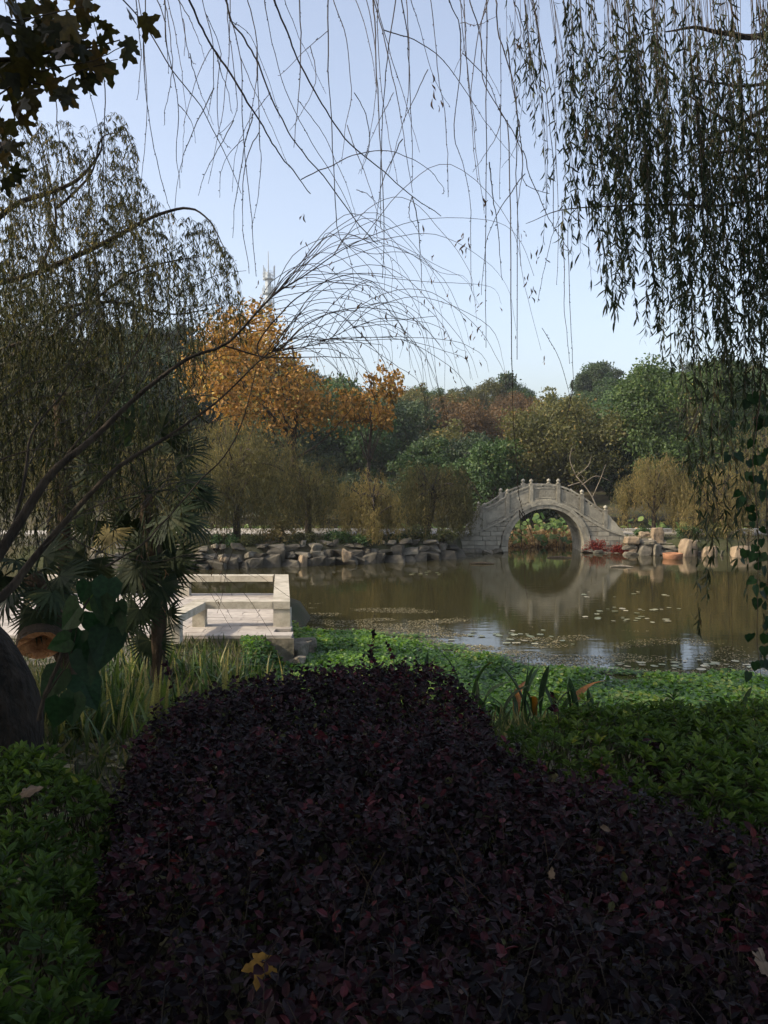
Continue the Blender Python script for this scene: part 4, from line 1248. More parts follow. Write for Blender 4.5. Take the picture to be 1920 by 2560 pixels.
def stems_mesh(base, D, Ls, r, mat, rad=.0014, down=.14):
    a = base - D * down + r.normal(size=base.shape) * .02
    b_ = base + D * Ls[:, None]
    mid = base
    n = len(base)
    ang = np.array([0, 2.09, 4.19])
    ring = np.stack([np.cos(ang), np.sin(ang), np.zeros(3)], -1) * rad
    V = np.concatenate([a[:, None] + ring * 1.6, mid[:, None] + ring, b_[:, None] + ring * .5], 1).reshape(-1, 3)
    F = []
    for lv in (0, 3):
        for i in range(3):
            F.append((lv + i, lv + (i + 1) % 3, lv + 3 + (i + 1) % 3, lv + 3 + i))
    F = (np.array(F)[None] + (np.arange(n) * 9)[:, None, None]).reshape(-1, 4)
    return mesh_np('stems', V, F, mat)


def hedge(name, label, poly, mat, tpl, dens, filler, nleaf, length, leaf, spread, rosette, seed, width, amp=.05):
    r = np.random.default_rng(seed)
    e = empty(name, (0, 0, 0), label, 'hedge')
    x, y, z = hedge_points(poly, dens, r, amp=amp)
    z = z + edge_drop(x, y, poly)
    big = r.random(len(x))
    z = z + np.where(big > .97, .05, 0) - .05 * r.random(len(x)) ** 2
    (P, A, N, S, T), base, D, Ls = shoots(x, y, z, r, nleaf, length, leaf, spread, rosette=rosette)
    parts = [scatter(tpl, P, A, N, S, T, width=r.uniform(*width, len(P)))]
    x, y, z = hedge_points(poly, filler, r, amp=amp)
    z = z + edge_drop(x, y, poly)
    n = len(x)
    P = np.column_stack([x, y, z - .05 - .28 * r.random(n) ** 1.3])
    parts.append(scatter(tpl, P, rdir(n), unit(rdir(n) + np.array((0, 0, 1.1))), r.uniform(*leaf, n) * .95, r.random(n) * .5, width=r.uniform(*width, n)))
    foliage('foliage', mat, parts, e, 'stuff')
    link('stems', stems_mesh(base, D, Ls, r, M['twig']), e, 'stuff')
    return e


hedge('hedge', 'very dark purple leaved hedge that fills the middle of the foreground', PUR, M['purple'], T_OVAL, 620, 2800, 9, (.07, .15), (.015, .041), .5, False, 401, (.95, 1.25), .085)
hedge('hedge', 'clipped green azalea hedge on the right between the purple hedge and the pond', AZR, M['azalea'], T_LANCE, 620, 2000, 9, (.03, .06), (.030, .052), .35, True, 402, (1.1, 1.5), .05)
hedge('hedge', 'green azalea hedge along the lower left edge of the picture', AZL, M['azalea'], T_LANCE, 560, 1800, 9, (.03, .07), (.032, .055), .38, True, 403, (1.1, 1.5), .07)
# tall shoots that stand out of the purple hedge
for i, (px, py, Y, h, lab) in enumerate(((925, 1652, 4.35, .17, 'long dark purple shoot standing highest above the far edge of the purple hedge'), (985, 1650, 4.3, .09, 'short dark shoot right of the tallest one on the far hedge edge'),
                                        (1010, 1700, 4.1, .12, 'dark shoot with a few red leaves at the far right shoulder of the hedge'), (432, 1715, 4.2, .12, 'red tinged shoot at the far left corner of the purple hedge'),
                                        (1655, 1960, 2.9, .16, 'purple shoot sticking up between the purple hedge and the azaleas'), (1390, 1800, 3.6, .12, 'thin purple shoot growing out of the green azaleas'))):
    p_ = at(px, py, Y)
    e = empty('hedge_shoot', tuple(p_), lab, 'shoot')
    tip = np.array((nr.uniform(-.06, .02), 0, h))
    pts = spline([(0, 0, -.12), (0, 0, 0), tip * .5 + (.01, 0, 0), tip], 10)
    MB().tube(pts, np.linspace(.002, .001, 10), 4).build('stem', M['twig'], e)
    k = int(h * 130)
    t = nr.random(k)
    P = np.outer(t, tip)
    for j in range(k):
        V, F, T = scatter(T_OVAL, P[j:j + 1], rdir(1) + np.array((0, 0, .5)), rdir(1) + np.array((0, 0, .8)), np.array([nr.uniform(.022, .036)]), np.array([nr.uniform(.2, .9)]), width=np.array([1.1]))
        link('leaf', mesh_np('leaf', V, F, M['purple'], T), e)
# dry grass stalks standing in the hedge
for i in range(16):
    px, py = nr.uniform(450, 1850), nr.uniform(1950, 2500)
    p_ = on(px, py, ZH)
    L = nr.uniform(.08, .18); a = nr.uniform(-.9, .9)
    o = MB().tube(spline([(0, 0, -.06), (L * .3 * a, 0, L * .5), (L * a, nr.uniform(-.03, .03), L)], 6), .0007, 3, cap=False).build('dry_stalk', M['fibre'], loc=tuple(p_))
    tag(o, 'thin dry grass stalk sticking out of the purple hedge', 'stalk', 'dry stalks in the purple hedge')

# fallen leaves
def lobed(n=5, depth=.45, seed=1, stemlen=.25):
    """maple or plane like leaf: star of toothed lobes, one ngon fan, root at the origin, pointing along y"""
    r = np.random.default_rng(seed)
    pts = []
    angs = np.linspace(-2.2, 2.2, n)
    lens = np.array([.55, .85, 1.0, .85, .55]) if n == 5 else np.interp(np.linspace(0, 1, n), [0, .5, 1], [.5, 1, .5])
    c = np.array((0, .32))
    for i, (a, L) in enumerate(zip(angs, lens)):
        L = L * .66
        d = np.array((math.sin(a), math.cos(a))); s = np.array((d[1], -d[0]))
        if i: 
            am = (a + angs[i - 1]) / 2
            pts.append(c + np.array((math.sin(am), math.cos(am))) * .66 * (1 - depth) * .62)
        pts.append(c + d * L * .62 - s * .14 * L); pts.append(c + d * L * .72 - s * .22 * L); pts.append(c + d * L)
        pts.append(c + d * L * .72 + s * .22 * L); pts.append(c + d * L * .62 + s * .14 * L)
    pts.append((0, .02))
    V = [(c[0], c[1], .03)] + [(p[0] + r.normal() * .012, p[1] + r.normal() * .012, .05 * math.sin(4 * p[0] + seed) - .06 * abs(p[0])) for p in pts]
    k = len(pts)
    F = [np.array([(0, 1 + (i + 1) % k, 1 + i) for i in range(k)])]
    return np.array(V), F
def one_leaf(name, mat, tpl, loc, axis, normal, size, tint=.5, parent=None):
    V, F, T = scatter(tpl, np.zeros((1, 3)), np.array([axis], float), np.array([normal], float), np.array([size]), np.array([tint]))
    return link(name, mesh_np(name, V, F, mat, T), parent, loc=tuple(loc))
tag(one_leaf('fallen_leaf', M['yellow_leaf'], lobed(5, .3, 3), on(660, 2375, .605), (-.1, -.4, -.6), (.1, -.9, .5), .07), 'yellow ochre leaf lying caught in the purple hedge', 'leaf')
tag(one_leaf('fallen_leaf', M['tan_leaf'], lobed(3, .2, 5), on(45, 1985, .60), (.9, .1, .25), (-.1, -.6, .9), .075), 'pinkish tan leaf lying on the left azalea hedge', 'leaf')
tag(one_leaf('fallen_leaf', M['tan_leaf'], lobed(5, .3, 6), on(1885, 2400, .575), (.5, .2, -.3), (-.1, -.6, .8), .08), 'brown curled leaf in the purple hedge near the right edge', 'leaf')
tag(one_leaf('fallen_leaf', M['tan_leaf'], lobed(3, .2, 9), on(1378, 2200, .57), (.1, .2, .8), (-.3, -.9, .2), .03), 'tiny pale leaf stuck upright in the middle of the purple hedge', 'leaf')
tag(one_leaf('fallen_leaf', M['tan_leaf'], T_OVAL, on(1500, 2068, .585), (.8, .2, -.3), (.2, -.6, .8), .035), 'small tan leaf on the purple hedge left of the azalea corner', 'leaf')

# ------------------------------------------------------------------ strap leaved plants
def blade_mesh(seed, mat, L=1.0, w=.03, bend=.25, tint=.5):
    r = np.random.default_rng(seed)
    t = np.linspace(0, 1, 7)
    cx = bend * t ** 2.2
    cz = t * (1 - .25 * bend * t) - max(0, bend - .35) * t ** 3
    ww = w * (np.sin(np.pi * np.clip(t * .8 + .2, 0, 1)) ** .6) * (1 - t ** 5)
    V, F = [], []
    for i in range(7):
        V += [(cx[i], -ww[i], cz[i]), (cx[i] + .25 * ww[i], 0, cz[i] - .1 * ww[i]), (cx[i], ww[i], cz[i])]
    for i in range(6):
        a = 3 * i
        F += [(a, a + 1, a + 4, a + 3), (a + 1, a + 2, a + 5, a + 4)]
    return mesh_np('leaf', V, np.array(F), mat, np.clip(np.full(21, tint) + np.repeat(t, 3) * .15, 0, 1), True)
BL = [blade_mesh(i, M['iris'], w=.022 + .006 * (i % 3), bend=(.08, .15, .25, .4, .6, .85)[i % 6], tint=(.1, .25, .38, .5, .62, .85)[(i * 5) % 6]) for i in range(12)]
spots = []
for k in range(17):
    px = 250 + 27 * k + nr.uniform(-12, 12)
    spots.append((px, nr.uniform(8.3, 11.8), nr.uniform(.62, .9)))
for k in range(14):
    spots.append((nr.uniform(130, 400), nr.uniform(4.7, 7.5), nr.uniform(.45, .72)))
del spots[31:]
spots.append((655, 11.6, .95)); spots.append((690, 12.3, .85))
for k, (px, Y, h) in enumerate(spots):
    x = (px - 960) / FPX * Y
    z = gz_at(x, Y)
    near = Y < 8
    e = empty('iris_clump', (x, Y, z), 'clump of green and yellowing iris leaves in front of the stone bench' if not near else 'clump of dark green iris leaves beside the purple hedge at the left',
              'iris', 'irises in front of the bench' if not near else 'irises beside the purple hedge')
    if k >= 31:
        e['label'] = ('tallest iris clump with bright yellow green leaves right of the bench leg', 'yellow green iris clump nearest the bright water plants')[k - 31]; del e['group']
    h *= .86
    for j in range(34):
        o = link('leaf', BL[nr.integers(12)], e, loc=(nr.normal() * .16, nr.normal() * .13, -.03))
        s = h * nr.uniform(.55, 1.1)
        o.scale = (s, s * 1.0, s)
        o.rotation_euler = (nr.normal() * .14, nr.normal() * .14, nr.uniform(0, 6.28))
def broad_blade(seed, tint):
    r = np.random.default_rng(seed)
    t = np.linspace(0, 1, 10)
    wd = r.uniform(.05, .085) * np.sin(np.pi * np.clip(t, .03, 1) ** r.uniform(.8, 1.3)) ** .75
    bend = r.uniform(.1, .6); tw = r.uniform(-.9, .9)
    V = []
    for i in range(10):
        c = np.array((bend * t[i] ** 2.2, .05 * math.sin(5 * t[i] + seed), .22 + .78 * t[i] - bend * .45 * t[i] ** 3))
        s_ = np.array((math.sin(tw * t[i]), math.cos(tw * t[i]), .12 * math.sin(9 * t[i] + seed)))
        V += [c - s_ * wd[i], c + np.array((.35 * wd[i], 0, -.1 * wd[i])), c + s_ * wd[i]]
    F = []
    for i in range(9):
        a = 3 * i
        F += [(a, a + 1, a + 4, a + 3), (a + 1, a + 2, a + 5, a + 4)]
    V = np.vstack([V, [(-.008, 0, 0), (.008, 0, 0), (.006, 0, .28), (-.006, 0, .28)]])
    tn = np.clip(tint + np.r_[np.repeat((t > .82) * .25, 3), np.zeros(4)], 0, 1)
    return mesh_np('leaf', V, np.concatenate([np.array(F), [(30, 31, 32, 33)]]), M['canna'], tn, True)
CB = [broad_blade(i, t) for i, t in enumerate((.1, .3, .45, .55, .98, .2, .4))]
for (px, top, k, lab) in ((1095, 1618, 3, 'pair of upright pointed leaves rising from the far edge of the purple hedge'), (1150, 1590, 2, 'tall slender yellow green blade leaning right above the water plants'),
                          (1225, 1640, 3, 'upright dark green water plant with a broad pointed leaf right of the slender blade'), (1293, 1640, 3, 'water plant with one orange brown leaf between green ones'),
                          (1325, 1628, 3, 'water plant with crossing narrow dark blades next to the orange leaf'), (1358, 1660, 2, 'thin water plant with a drooping tip'), (1425, 1690, 4, 'low broad leaved water plant in front of the mat, centre right'),
                          (1440, 1672, 2, 'dried water plant with a curled brown tip'), (1470, 1712, 4, 'short dense water plant with wide leaves behind the azaleas'), (1500, 1722, 3, 'small green water plant at the azalea edge'),
                          (1640, 1712, 1, 'single oval leaf standing alone against the mat on the right'), (1805, 1712, 3, 'water plant behind the azaleas left of the hanging climber'), (1850, 1706, 3, 'water plant under the hanging climber at the right edge')):
    Y = 7.4
    x = (px - 960) / FPX * Y
    z = gz_at(x, Y)
    H = at(px, top, Y)[2] - z
    e = empty('water_plant', (x, Y, z), lab, 'water plant')
    for j in range(k + 2):
        dry = ('orange' in lab and j == 1) or ('dried' in lab and j == 0)
        o = link('leaf', CB[4] if dry else CB[(0, 1, 2, 3, 5, 6)[nr.integers(6)]], e, loc=(nr.normal() * .07, nr.normal() * .06, 0))
        s = H * (1.05 if j == 0 else nr.uniform(.55, 1.0))
        nar = .45 if 'slender' in lab or 'narrow' in lab or 'thin' in lab else nr.uniform(.6, .9)
        o.scale = (s, H * nar * .8, s)
        o.rotation_euler = (nr.normal() * .09, nr.normal() * .10, nr.uniform(0, 6.28))
# grass and weeds on the slope below the irises
n = 46000
x = nr.uniform(-7, 4, n); Y = nr.uniform(2.6, 14, n)
P = np.column_stack([x, Y, ground_h(x, Y)])
ok = P[:, 2] > WATER - .05; P = P[ok]; n = len(P)
tag(foliage('grass', M['grass'], [scatter(T_DIAMOND, P, unit(nr.normal(size=(n, 3)) * .45 + np.array((0, 0, 1))), rdir(n), nr.uniform(.06, .22, n), nr.random(n), width=np.full(n, .2))]),
    'loose grass on the slope below the irises', kind='stuff')
n = 9000
x = nr.uniform(-6, -.5, n); Y = nr.uniform(2.6, 9, n)
P = np.column_stack([x, Y, ground_h(x, Y) + .012])
tag(foliage('leaf_litter', M['debris'], [scatter(T_OVAL, P, unit(nr.normal(size=(n, 3)) * np.array((1, 1, .15))), rdir(n) * .4 + np.array((0, 0, 1)), nr.uniform(.03, .09, n), nr.random(n))]), 'dry leaf litter on the bank at the left', kind='stuff')

# ------------------------------------------------------------------ near trees
er = np.random.default_rng(55)
def pxline(pts, Y0, Y1=None):
    Y1 = Y0 if Y1 is None else Y1
    ys_ = np.linspace(Y0, Y1, len(pts))
    return np.array([at(a, b_, y) for (a, b_), y in zip(pts, ys_)])


def twig(parent, pts, r0, r1, n=None, buds=True, name='twig', mat='twig', sides=4):
    P = spline(pts, n or max(8, int(len(pts) * 4)))
    kk = er.normal(size=P.shape) * .0035
    kk[0] = 0
    P = P + np.cumsum(kk, axis=0) * .7
    L = np.linalg.norm(np.diff(P, axis=0), axis=1).sum()
    mb = MB().tube(P, np.linspace(r0, r1, len(P)), sides, cap=False)
    if buds:
        k = int(L / .045)
        if k:
            t = er.random(k) * (len(P) - 1.001); i = t.astype(int)
            q = P[i] + (P[i + 1] - P[i]) * (t - i)[:, None]
            d = unit(P[i + 1] - P[i] + rdir(k) * .02)
            A = unit(d + rdir(k) * .55)
            V, F, T = scatter(T_DIAMOND, q, A, rdir(k), er.uniform(.008, .014, k), np.full(k, .3))
            mb.add(V, F)
    return mb.build(name, M[mat], parent)


# --- the willow over the camera: bare hanging shoots
ow = empty('willow_tree', (1.6, -3.0, 0), 'nearly bare willow whose long thin twigs hang down from the top of the picture', 'willow tree')
OW = np.array((1.6, -3.0, 0.0))
def ot_(name, pts, rad, n=14, sides=10, mat='bark', parent=None, org=OW, pw=1.0):
    P = spline(np.asarray(pts, float) - org, n)
    return MB().tube(P, rad[1] + (rad[0] - rad[1]) * (1 - np.linspace(0, 1, n)) ** pw, sides, .06).build(name, M[mat], parent or ow, True)
ot_('trunk', [(1.6, -3.0, -.2), (1.5, -2.9, 1.2), (1.3, -2.5, 2.6), (.9, -1.8, 4.2)], (.26, .17))
ot_('limb', [(.9, -1.8, 4.0), (.2, .2, 5.0), (-.6, 2.5, 5.3), (-1.4, 4.6, 5.0)], (.12, .03))
ot_('limb', [(.9, -1.8, 4.1), (.9, .6, 5.2), (.7, 3.0, 5.5), (.3, 5.2, 5.2)], (.12, .03))
ot_('limb', [(.9, -1.9, 3.8), (2.0, .3, 5.0), (2.2, 2.6, 5.4), (1.9, 5.0, 5.2)], (.12, .03))
z4 = lambda l: [(a / 1.728, b_ / 1.728) for a, b_ in l]
z5 = lambda l: [(960 + a / 1.728, b_ / 1.728) for a, b_ in l]
STR = [
    (z4([(800, -60), (820, 0), (870, 110), (930, 230), (1010, 350), (1090, 490), (1150, 595), (1210, 680), (1280, 765), (1335, 828)]), 4.3, .0075, .0025),
    (z4([(1160, -60), (1185, 0), (1240, 130), (1290, 250), (1370, 400), (1440, 520), (1540, 650), (1659, 750), (1780, 850), (1900, 930)]), 4.5, .007, .002),
    (z4([(960, -60), (975, 0), (1000, 90), (1060, 160), (1120, 260), (1175, 400), (1240, 520), (1300, 620), (1420, 770), (1560, 960), (1640, 1050)]), 4.2, .005, .0018),
    (z4([(1290, -50), (1295, 0), (1300, 200), (1285, 430), (1265, 640)]), 4.6, .004, .0015),
    (z4([(1415, -50), (1420, 0), (1420, 300), (1440, 600), (1450, 900), (1465, 1030), (1500, 1100), (1530, 1230)]), 4.8, .004, .0014),
    (z4([(480, -50), (520, 0), (620, 120), (750, 330), (860, 480), (960, 680), (1030, 855)]), 4.6, .0045, .0015),
    (z4([(630, -50), (630, 0), (620, 200), (630, 420), (660, 650), (700, 820), (735, 930)]), 4.4, .003, .0015),
    (z4([(705, -50), (710, 0), (720, 160), (750, 330), (770, 450), (765, 650), (775, 800)]), 4.5, .0032, .0014),
    (z4([(710, 0), (725, 80), (740, 200), (745, 340), (720, 450), (705, 550)]), 4.5, .0025, .0012),
    (z4([(765, -50), (770, 0), (800, 150), (805, 250)]), 4.5, .002, .0012), (z4([(790, 80), (820, 230), (850, 285)]), 4.5, .002, .0012),
    (z4([(875, -50), (880, 0), (920, 200), (925, 380), (905, 520)]), 4.4, .003, .0012), (z4([(890, 60), (950, 230), (940, 420), (960, 600), (1005, 660)]), 4.6, .0025, .0012),
    (z4([(1070, -40), (1075, 0), (1110, 200), (1120, 560), (1135, 700), (1120, 860), (1095, 990)]), 4.7, .0035, .0013),
    (z4([(1130, -40), (1135, 0), (1150, 80), (1200, 300), (1280, 500), (1400, 700), (1500, 870), (1560, 1010)]), 4.7, .003, .0013),
    (z4([(372, -40), (380, 0), (435, 300), (442, 600), (438, 1050)]), 4.2, .0035, .0015), (z4([(190, -40), (220, 200), (245, 500), (258, 640), (285, 760)]), 4.2, .003, .0015),
    (z4([(350, 60), (390, 350), (430, 500), (470, 640)]), 4.2, .002, .001),
    (z4([(1120, 570), (1070, 680), (1052, 850), (1055, 1000), (1070, 1180)]), 4.3, .0025, .0012), (z4([(1285, 430), (1360, 520), (1430, 640), (1500, 800), (1540, 930)]), 4.6, .0022, .0011),
    (z4([(980, 0), (990, 150), (1020, 380), (1010, 520), (920, 620)]), 4.3, .0022, .0011), (z4([(975, 0), (1040, 250), (1055, 600), (1085, 900), (1110, 1200)]), 4.3, .0025, .0012),
    (z4([(1000, 90), (1080, 160), (1170, 400), (1200, 520)]), 4.2, .002, .001), (z4([(1230, 0), (1270, 110), (1330, 230), (1410, 400)]), 4.6, .002, .001),
    (z4([(1300, 776), (1420, 725), (1520, 672), (1659, 645), (1760, 665), (1840, 710), (1915, 800), (1920, 840)]), 4.9, .003, .0013),
    (z4([(1540, 820), (1590, 850), (1659, 920)]), 4.6, .002, .001), (z4([(1420, 130), (1340, 200), (1210, 320)]), 4.6, .002, .001), (z4([(1440, 0), (1500, 150), (1530, 400), (1500, 540), (1480, 700)]), 4.7, .0025, .001),
    (z4([(1610, -40), (1620, 100), (1630, 300), (1645, 560), (1659, 900), (1659, 1200)]), 4.8, .004, .0015), (z4([(1615, 0), (1650, 160), (1700, 400), (1740, 600), (1780, 840)]), 4.7, .003, .0012),
    (z5([(100, -40), (110, 0), (140, 100), (190, 300), (225, 400), (265, 470)]), 4.3, .0025, .001), (z5([(195, -40), (200, 0), (220, 300), (240, 480), (260, 640), (255, 850)]), 4.5, .0028, .0012),
    (z5([(275, -40), (280, 0), (320, 110), (325, 280), (300, 570), (340, 700), (375, 880), (380, 1250)]), 4.6, .004, .0012), (z5([(330, 0), (350, 270), (380, 520), (378, 560)]), 4.4, .002, .001),
    (z5([(0, 130), (120, 170), (260, 270), (380, 440), (450, 540), (560, 675)]), 4.8, .0035, .001), (z5([(360, -40), (370, 0), (430, 180), (440, 360), (520, 500), (600, 650), (620, 800), (720, 850)]), 4.6, .0035, .0014),
    (z5([(445, -40), (445, 0), (450, 380), (455, 700), (455, 1100), (460, 1500)]), 4.6, .0035, .0012), (z5([(490, -40), (490, 0), (500, 150), (545, 290), (570, 480), (565, 700), (570, 1000), (565, 1560)]), 4.5, .004, .0015),
    (z5([(530, 180), (560, 350), (600, 600), (610, 750), (590, 900), (600, 1150)]), 4.5, .003, .0012), (z5([(500, 120), (505, 500), (495, 860)]), 4.7, .002, .001),
    (z5([(630, -40), (640, 0), (690, 350), (715, 600), (720, 860), (725, 1000)]), 4.5, .0035, .0012), (z5([(770, 860), (778, 1000), (785, 1200), (795, 1400), (805, 1580)]), 4.8, .0025, .001),
    (z5([(560, 0), (600, 100), (640, 300), (680, 420)]), 4.4, .003, .001), (z5([(330, 100), (400, 105), (490, 70)]), 4.5, .002, .001), (z5([(340, 230), (450, 340), (500, 450), (560, 560)]), 4.4, .0025, .001),
    ([(1268, 300), (1276, 560), (1282, 800), (1288, 1000), (1298, 1180), (1304, 1250), (1317, 1297)], 4.7, .003, .0012), ([(1304, 1250), (1298, 1275), (1292, 1300)], 4.7, .0012, .0009),
    ([(1355, 820), (1400, 900), (1440, 1050), (1470, 1110)], 4.6, .002, .001), ([(1420, 560), (1424, 800), (1430, 950), (1415, 1010)], 4.8, .002, .001), ([(1400, 540), (1365, 640), (1340, 760)], 4.5, .0015, .001),
]
for pts, Y, r0, r1 in STR:
    twig(ow, pxline(pts, Y, Y + er.uniform(-.3, .5)) - OW, r0, r1 * 1.15)
for k in range(46):
    if er.random() < .62:
        base_ = STR[er.integers(len(STR))][0]; q_ = base_[er.integers(1, len(base_) - 1)]
        x0, y0 = q_; L = er.uniform(90, 330); slope = er.choice([-1, 1]) * er.uniform(.1, .55)
    else:
        x0 = er.choice([er.uniform(330, 900), er.uniform(900, 1420)], p=[.45, .55]); y0 = -50
        L = er.uniform(180, 760); slope = er.uniform(-.10, .3)
    sw = er.uniform(-30, 30)
    pts = [(x0 + slope * L * t + sw * math.sin(t * 3.5), y0 + L * t) for t in (0, .25, .5, .75, 1)]
    Y = er.uniform(4.0, 6.2)
    twig(ow, pxline(pts, Y, Y + er.uniform(-.3, .3)) - OW, .0028, .0012)


# --- dry curled leaves
def curled(seed):
    r = np.random.default_rng(seed)
    n = 6
    t = np.linspace(0, 1, n)
    V, F = [], []
    tw = r.uniform(1.5, 4.5)
    for i in range(n):
        w = .10 * math.sin(math.pi * min(max(t[i], .06), .97)) ** .7
        a = tw * t[i]
        c = np.array((.10 * math.sin(4 * t[i] + seed), .08 * math.cos(5 * t[i]), -t[i]))
        s = np.array((math.cos(a), math.sin(a), .2 * math.sin(a)))
        V += [c - s * w, c + s * w]
    F = np.array([(2 * i, 2 * i + 1, 2 * i + 3, 2 * i + 2) for i in range(n - 1)])
    return mesh_np('dry_leaf', V, F, M['dry_leaf'], np.full(2 * n, r.random()), True)
CUR = [curled(i) for i in range(6)]
def dry(parent, org, px, py, Y, size, k=1):
    for _ in range(k):
        o = link('dry_leaf', CUR[er.integers(6)], parent, loc=tuple(at(px + er.normal() * 6, py + er.normal() * 10, Y) - org))
        s = size * er.uniform(.7, 1.25)
        o.scale = (s, s, s)
        o.rotation_euler = (er.normal() * .35, er.normal() * .35, er.uniform(0, 6.28))
for (a, b_, k) in ((1077, 195, 2), (1088, 235, 2), (1103, 262, 2), (750, 540, 2), (762, 600, 2), (770, 625, 1), (1213, 495, 2), (1228, 520, 2), (1068, 570, 1), (1085, 640, 1), (1155, 580, 3), (1162, 600, 2), (1170, 615, 2), (1308, 580, 2),
                   (1340, 620, 2), (1360, 635, 2), (1320, 680, 3), (1335, 715, 3), (1338, 740, 2), (1293, 95, 2), (1325, 275, 1), (1200, 700, 1)):
    dry(ow, OW, a, b_, 4.5, .05, k)

# --- the leaning willow at the left: trunk and long limbs into the picture
lw = empty('willow_tree', (-2.0, 4.6, 0), 'dark leaning willow at the left edge whose long bare limbs arch across to the right', 'willow tree')
LW = np.array((-2.0, 4.6, 0.0))
trk = pxline([(20, 1960), (12, 1800), (-20, 1690), (-95, 1600), (-220, 1520), (-420, 1440)], 4.3, 4.6)
tm = MB().tube(spline(trk - LW, 90), np.linspace(.195, .15, 90), 64)
Vt = tm.v[0].reshape(90, 64, 3)
for ii in range(90):
    cc = Vt[ii].mean(0)
    for jj in range(64):
        fur = mnoise.ridged_multi_fractal(Vector((jj / 64 * 9, ii * .035, 0)), 1, 2, 4, 1, 2)
        d_ = 1 + .06 * fur - .1 + .10 * mnoise.noise(Vector((math.cos(jj / 10.2) * 1.5, math.sin(jj / 10.2) * 1.5, ii * .06)))
        Vt[ii, jj] = cc + (Vt[ii, jj] - cc) * d_
tm.v[0] = Vt.reshape(-1, 3)
tm.build('trunk', M['bark_dark'], lw)
ot_('limb', pxline([(-420, 1440), (-300, 1500), (-150, 1540), (0, 1495), (108, 1367), (277, 1183), (412, 1096), (543, 1004), (651, 900), (700, 874), (787, 862), (900, 812), (1000, 800), (1090, 790)], 4.6, 6.2), (.066, .002), 44, 10, parent=lw, org=LW, pw=3.4)
ot_('limb', pxline([(-420, 1440), (-260, 1470), (-60, 1440), (27, 1340), (125, 1188), (233, 1096), (350, 985), (472, 895), (570, 857), (678, 743), (760, 690), (860, 622), (960, 577), (1060, 548), (1180, 546), (1260, 562), (1305, 610), (1335, 690)], 4.6, 6.6), (.055, .0014), 54, 10, parent=lw, org=LW, pw=3.2)
LIMB1 = pxline([(277, 1183), (412, 1096), (543, 1004), (651, 900), (700, 874), (787, 862), (900, 812)], 5.3, 6.0)
LIMB2 = pxline([(233, 1096), (350, 985), (472, 895), (570, 857), (678, 743), (760, 690), (860, 622), (960, 577)], 5.2, 6.2)
for pts, Ya, Yb, r0, r1 in (
        ([(553, 862), (640, 888), (720, 893), (800, 888), (900, 893)], 5.8, 6.0, .006, .002), ([(651, 900), (645, 860), (690, 800), (750, 745), (840, 700), (930, 690), (1010, 700)], 5.8, 6.2, .007, .0015),
        ([(640, 925), (618, 1010), (570, 1118), (488, 1205), (400, 1310), (340, 1372), (260, 1420)], 5.6, 5.2, .003, .007), ([(412, 1096), (480, 1070), (560, 1040), (640, 1030)], 5.6, 5.9, .004, .0015),
        ([(108, 1367), (200, 1290), (330, 1240), (450, 1235), (560, 1280)], 5.0, 5.6, .005, .0015), ([(27, 1340), (60, 1200), (80, 1080), (160, 980), (210, 900)], 5.0, 5.4, .012, .003),
        ([(125, 1188), (250, 1030), (330, 900), (420, 760), (520, 700), (610, 680)], 5.2, 6.0, .006, .0015), ([(233, 1096), (310, 1130), (420, 1150), (520, 1120)], 5.2, 5.6, .003, .001),
        ([(700, 874), (760, 820), (840, 780), (940, 770), (1040, 800), (1100, 860)], 5.9, 6.3, .005, .0012), ([(0, 1150), (90, 1120), (180, 1130), (300, 1200)], 5.0, 5.2, .005, .0015),
        ([(150, 1330), (260, 1380), (380, 1400), (500, 1380), (640, 1440)], 5.2, 5.6, .004, .001), ([(460, 1390), (540, 1400), (640, 1430), (740, 1500)], 5.5, 5.7, .002, .001)):
    twig(lw, pxline(pts, Ya, Yb) - LW, r0, r1, buds=False, name='branch' if r0 > .004 else 'twig', mat='bark')
for k in range(16):
    sx_, sy_ = er.uniform(330, 620), er.uniform(1280, 1440)
    W = er.uniform(-60, 160); dn = er.uniform(60, 190)
    pts = [(sx_, sy_), (sx_ + W * .4, sy_ + dn * .3), (sx_ + W * .8, sy_ + dn * .75), (sx_ + W, sy_ + dn)]
    twig(lw, pxline(pts, 5.4, 5.8) - LW, .002, .001, buds=False)
    if k % 2: dry(lw, LW, pts[2][0], pts[2][1] + 10, 5.7, .045, 2)
def limb_pt(L, t):
    P = spline(L, 40)
    return P[int(t * 39)]
def topx(P):
    c, s = math.cos(PITCH), math.sin(PITCH)
    d = P - np.array((0, 0, EYE))
    f = d[1] * c - d[2] * s; u = d[1] * s + d[2] * c
    return 960 + FPX * d[0] / f, 1280 - FPX * u / f
for k in range(64):
    L = LIMB1 if er.random() < .5 else LIMB2
    t = er.uniform(.45, 1)
    s = limb_pt(L, t)
    sx_, sy_ = topx(s)
    W = er.uniform(120, 480) * (1 if sx_ > 600 else .8); up = er.uniform(-20, 190) * (W / 350); dn = er.uniform(60, 300)
    ex = sx_ + W
    pts = [(sx_, sy_), (sx_ + W * .25, sy_ - up * .75), (sx_ + W * .55, sy_ - up), (sx_ + W * .85, sy_ - up * .55 + dn * .2), (ex, sy_ - up * .2 + dn * .55), (ex + W * .06, sy_ + dn)]
    pts = [pts[0]] + [(a_ + er.normal() * 11, b_ + er.normal() * 9) for a_, b_ in pts[1:]]
    Y = s[1]
    twig(lw, pxline(pts, Y, Y + er.uniform(-.5, .8)) - LW, .0026, .0009, buds=False)
    if er.random() < .8:
        i = er.integers(2, 6)
        dry(lw, LW, pts[i][0], pts[i][1] + 12, Y + .1, er.uniform(.035, .06), er.integers(1, 3))
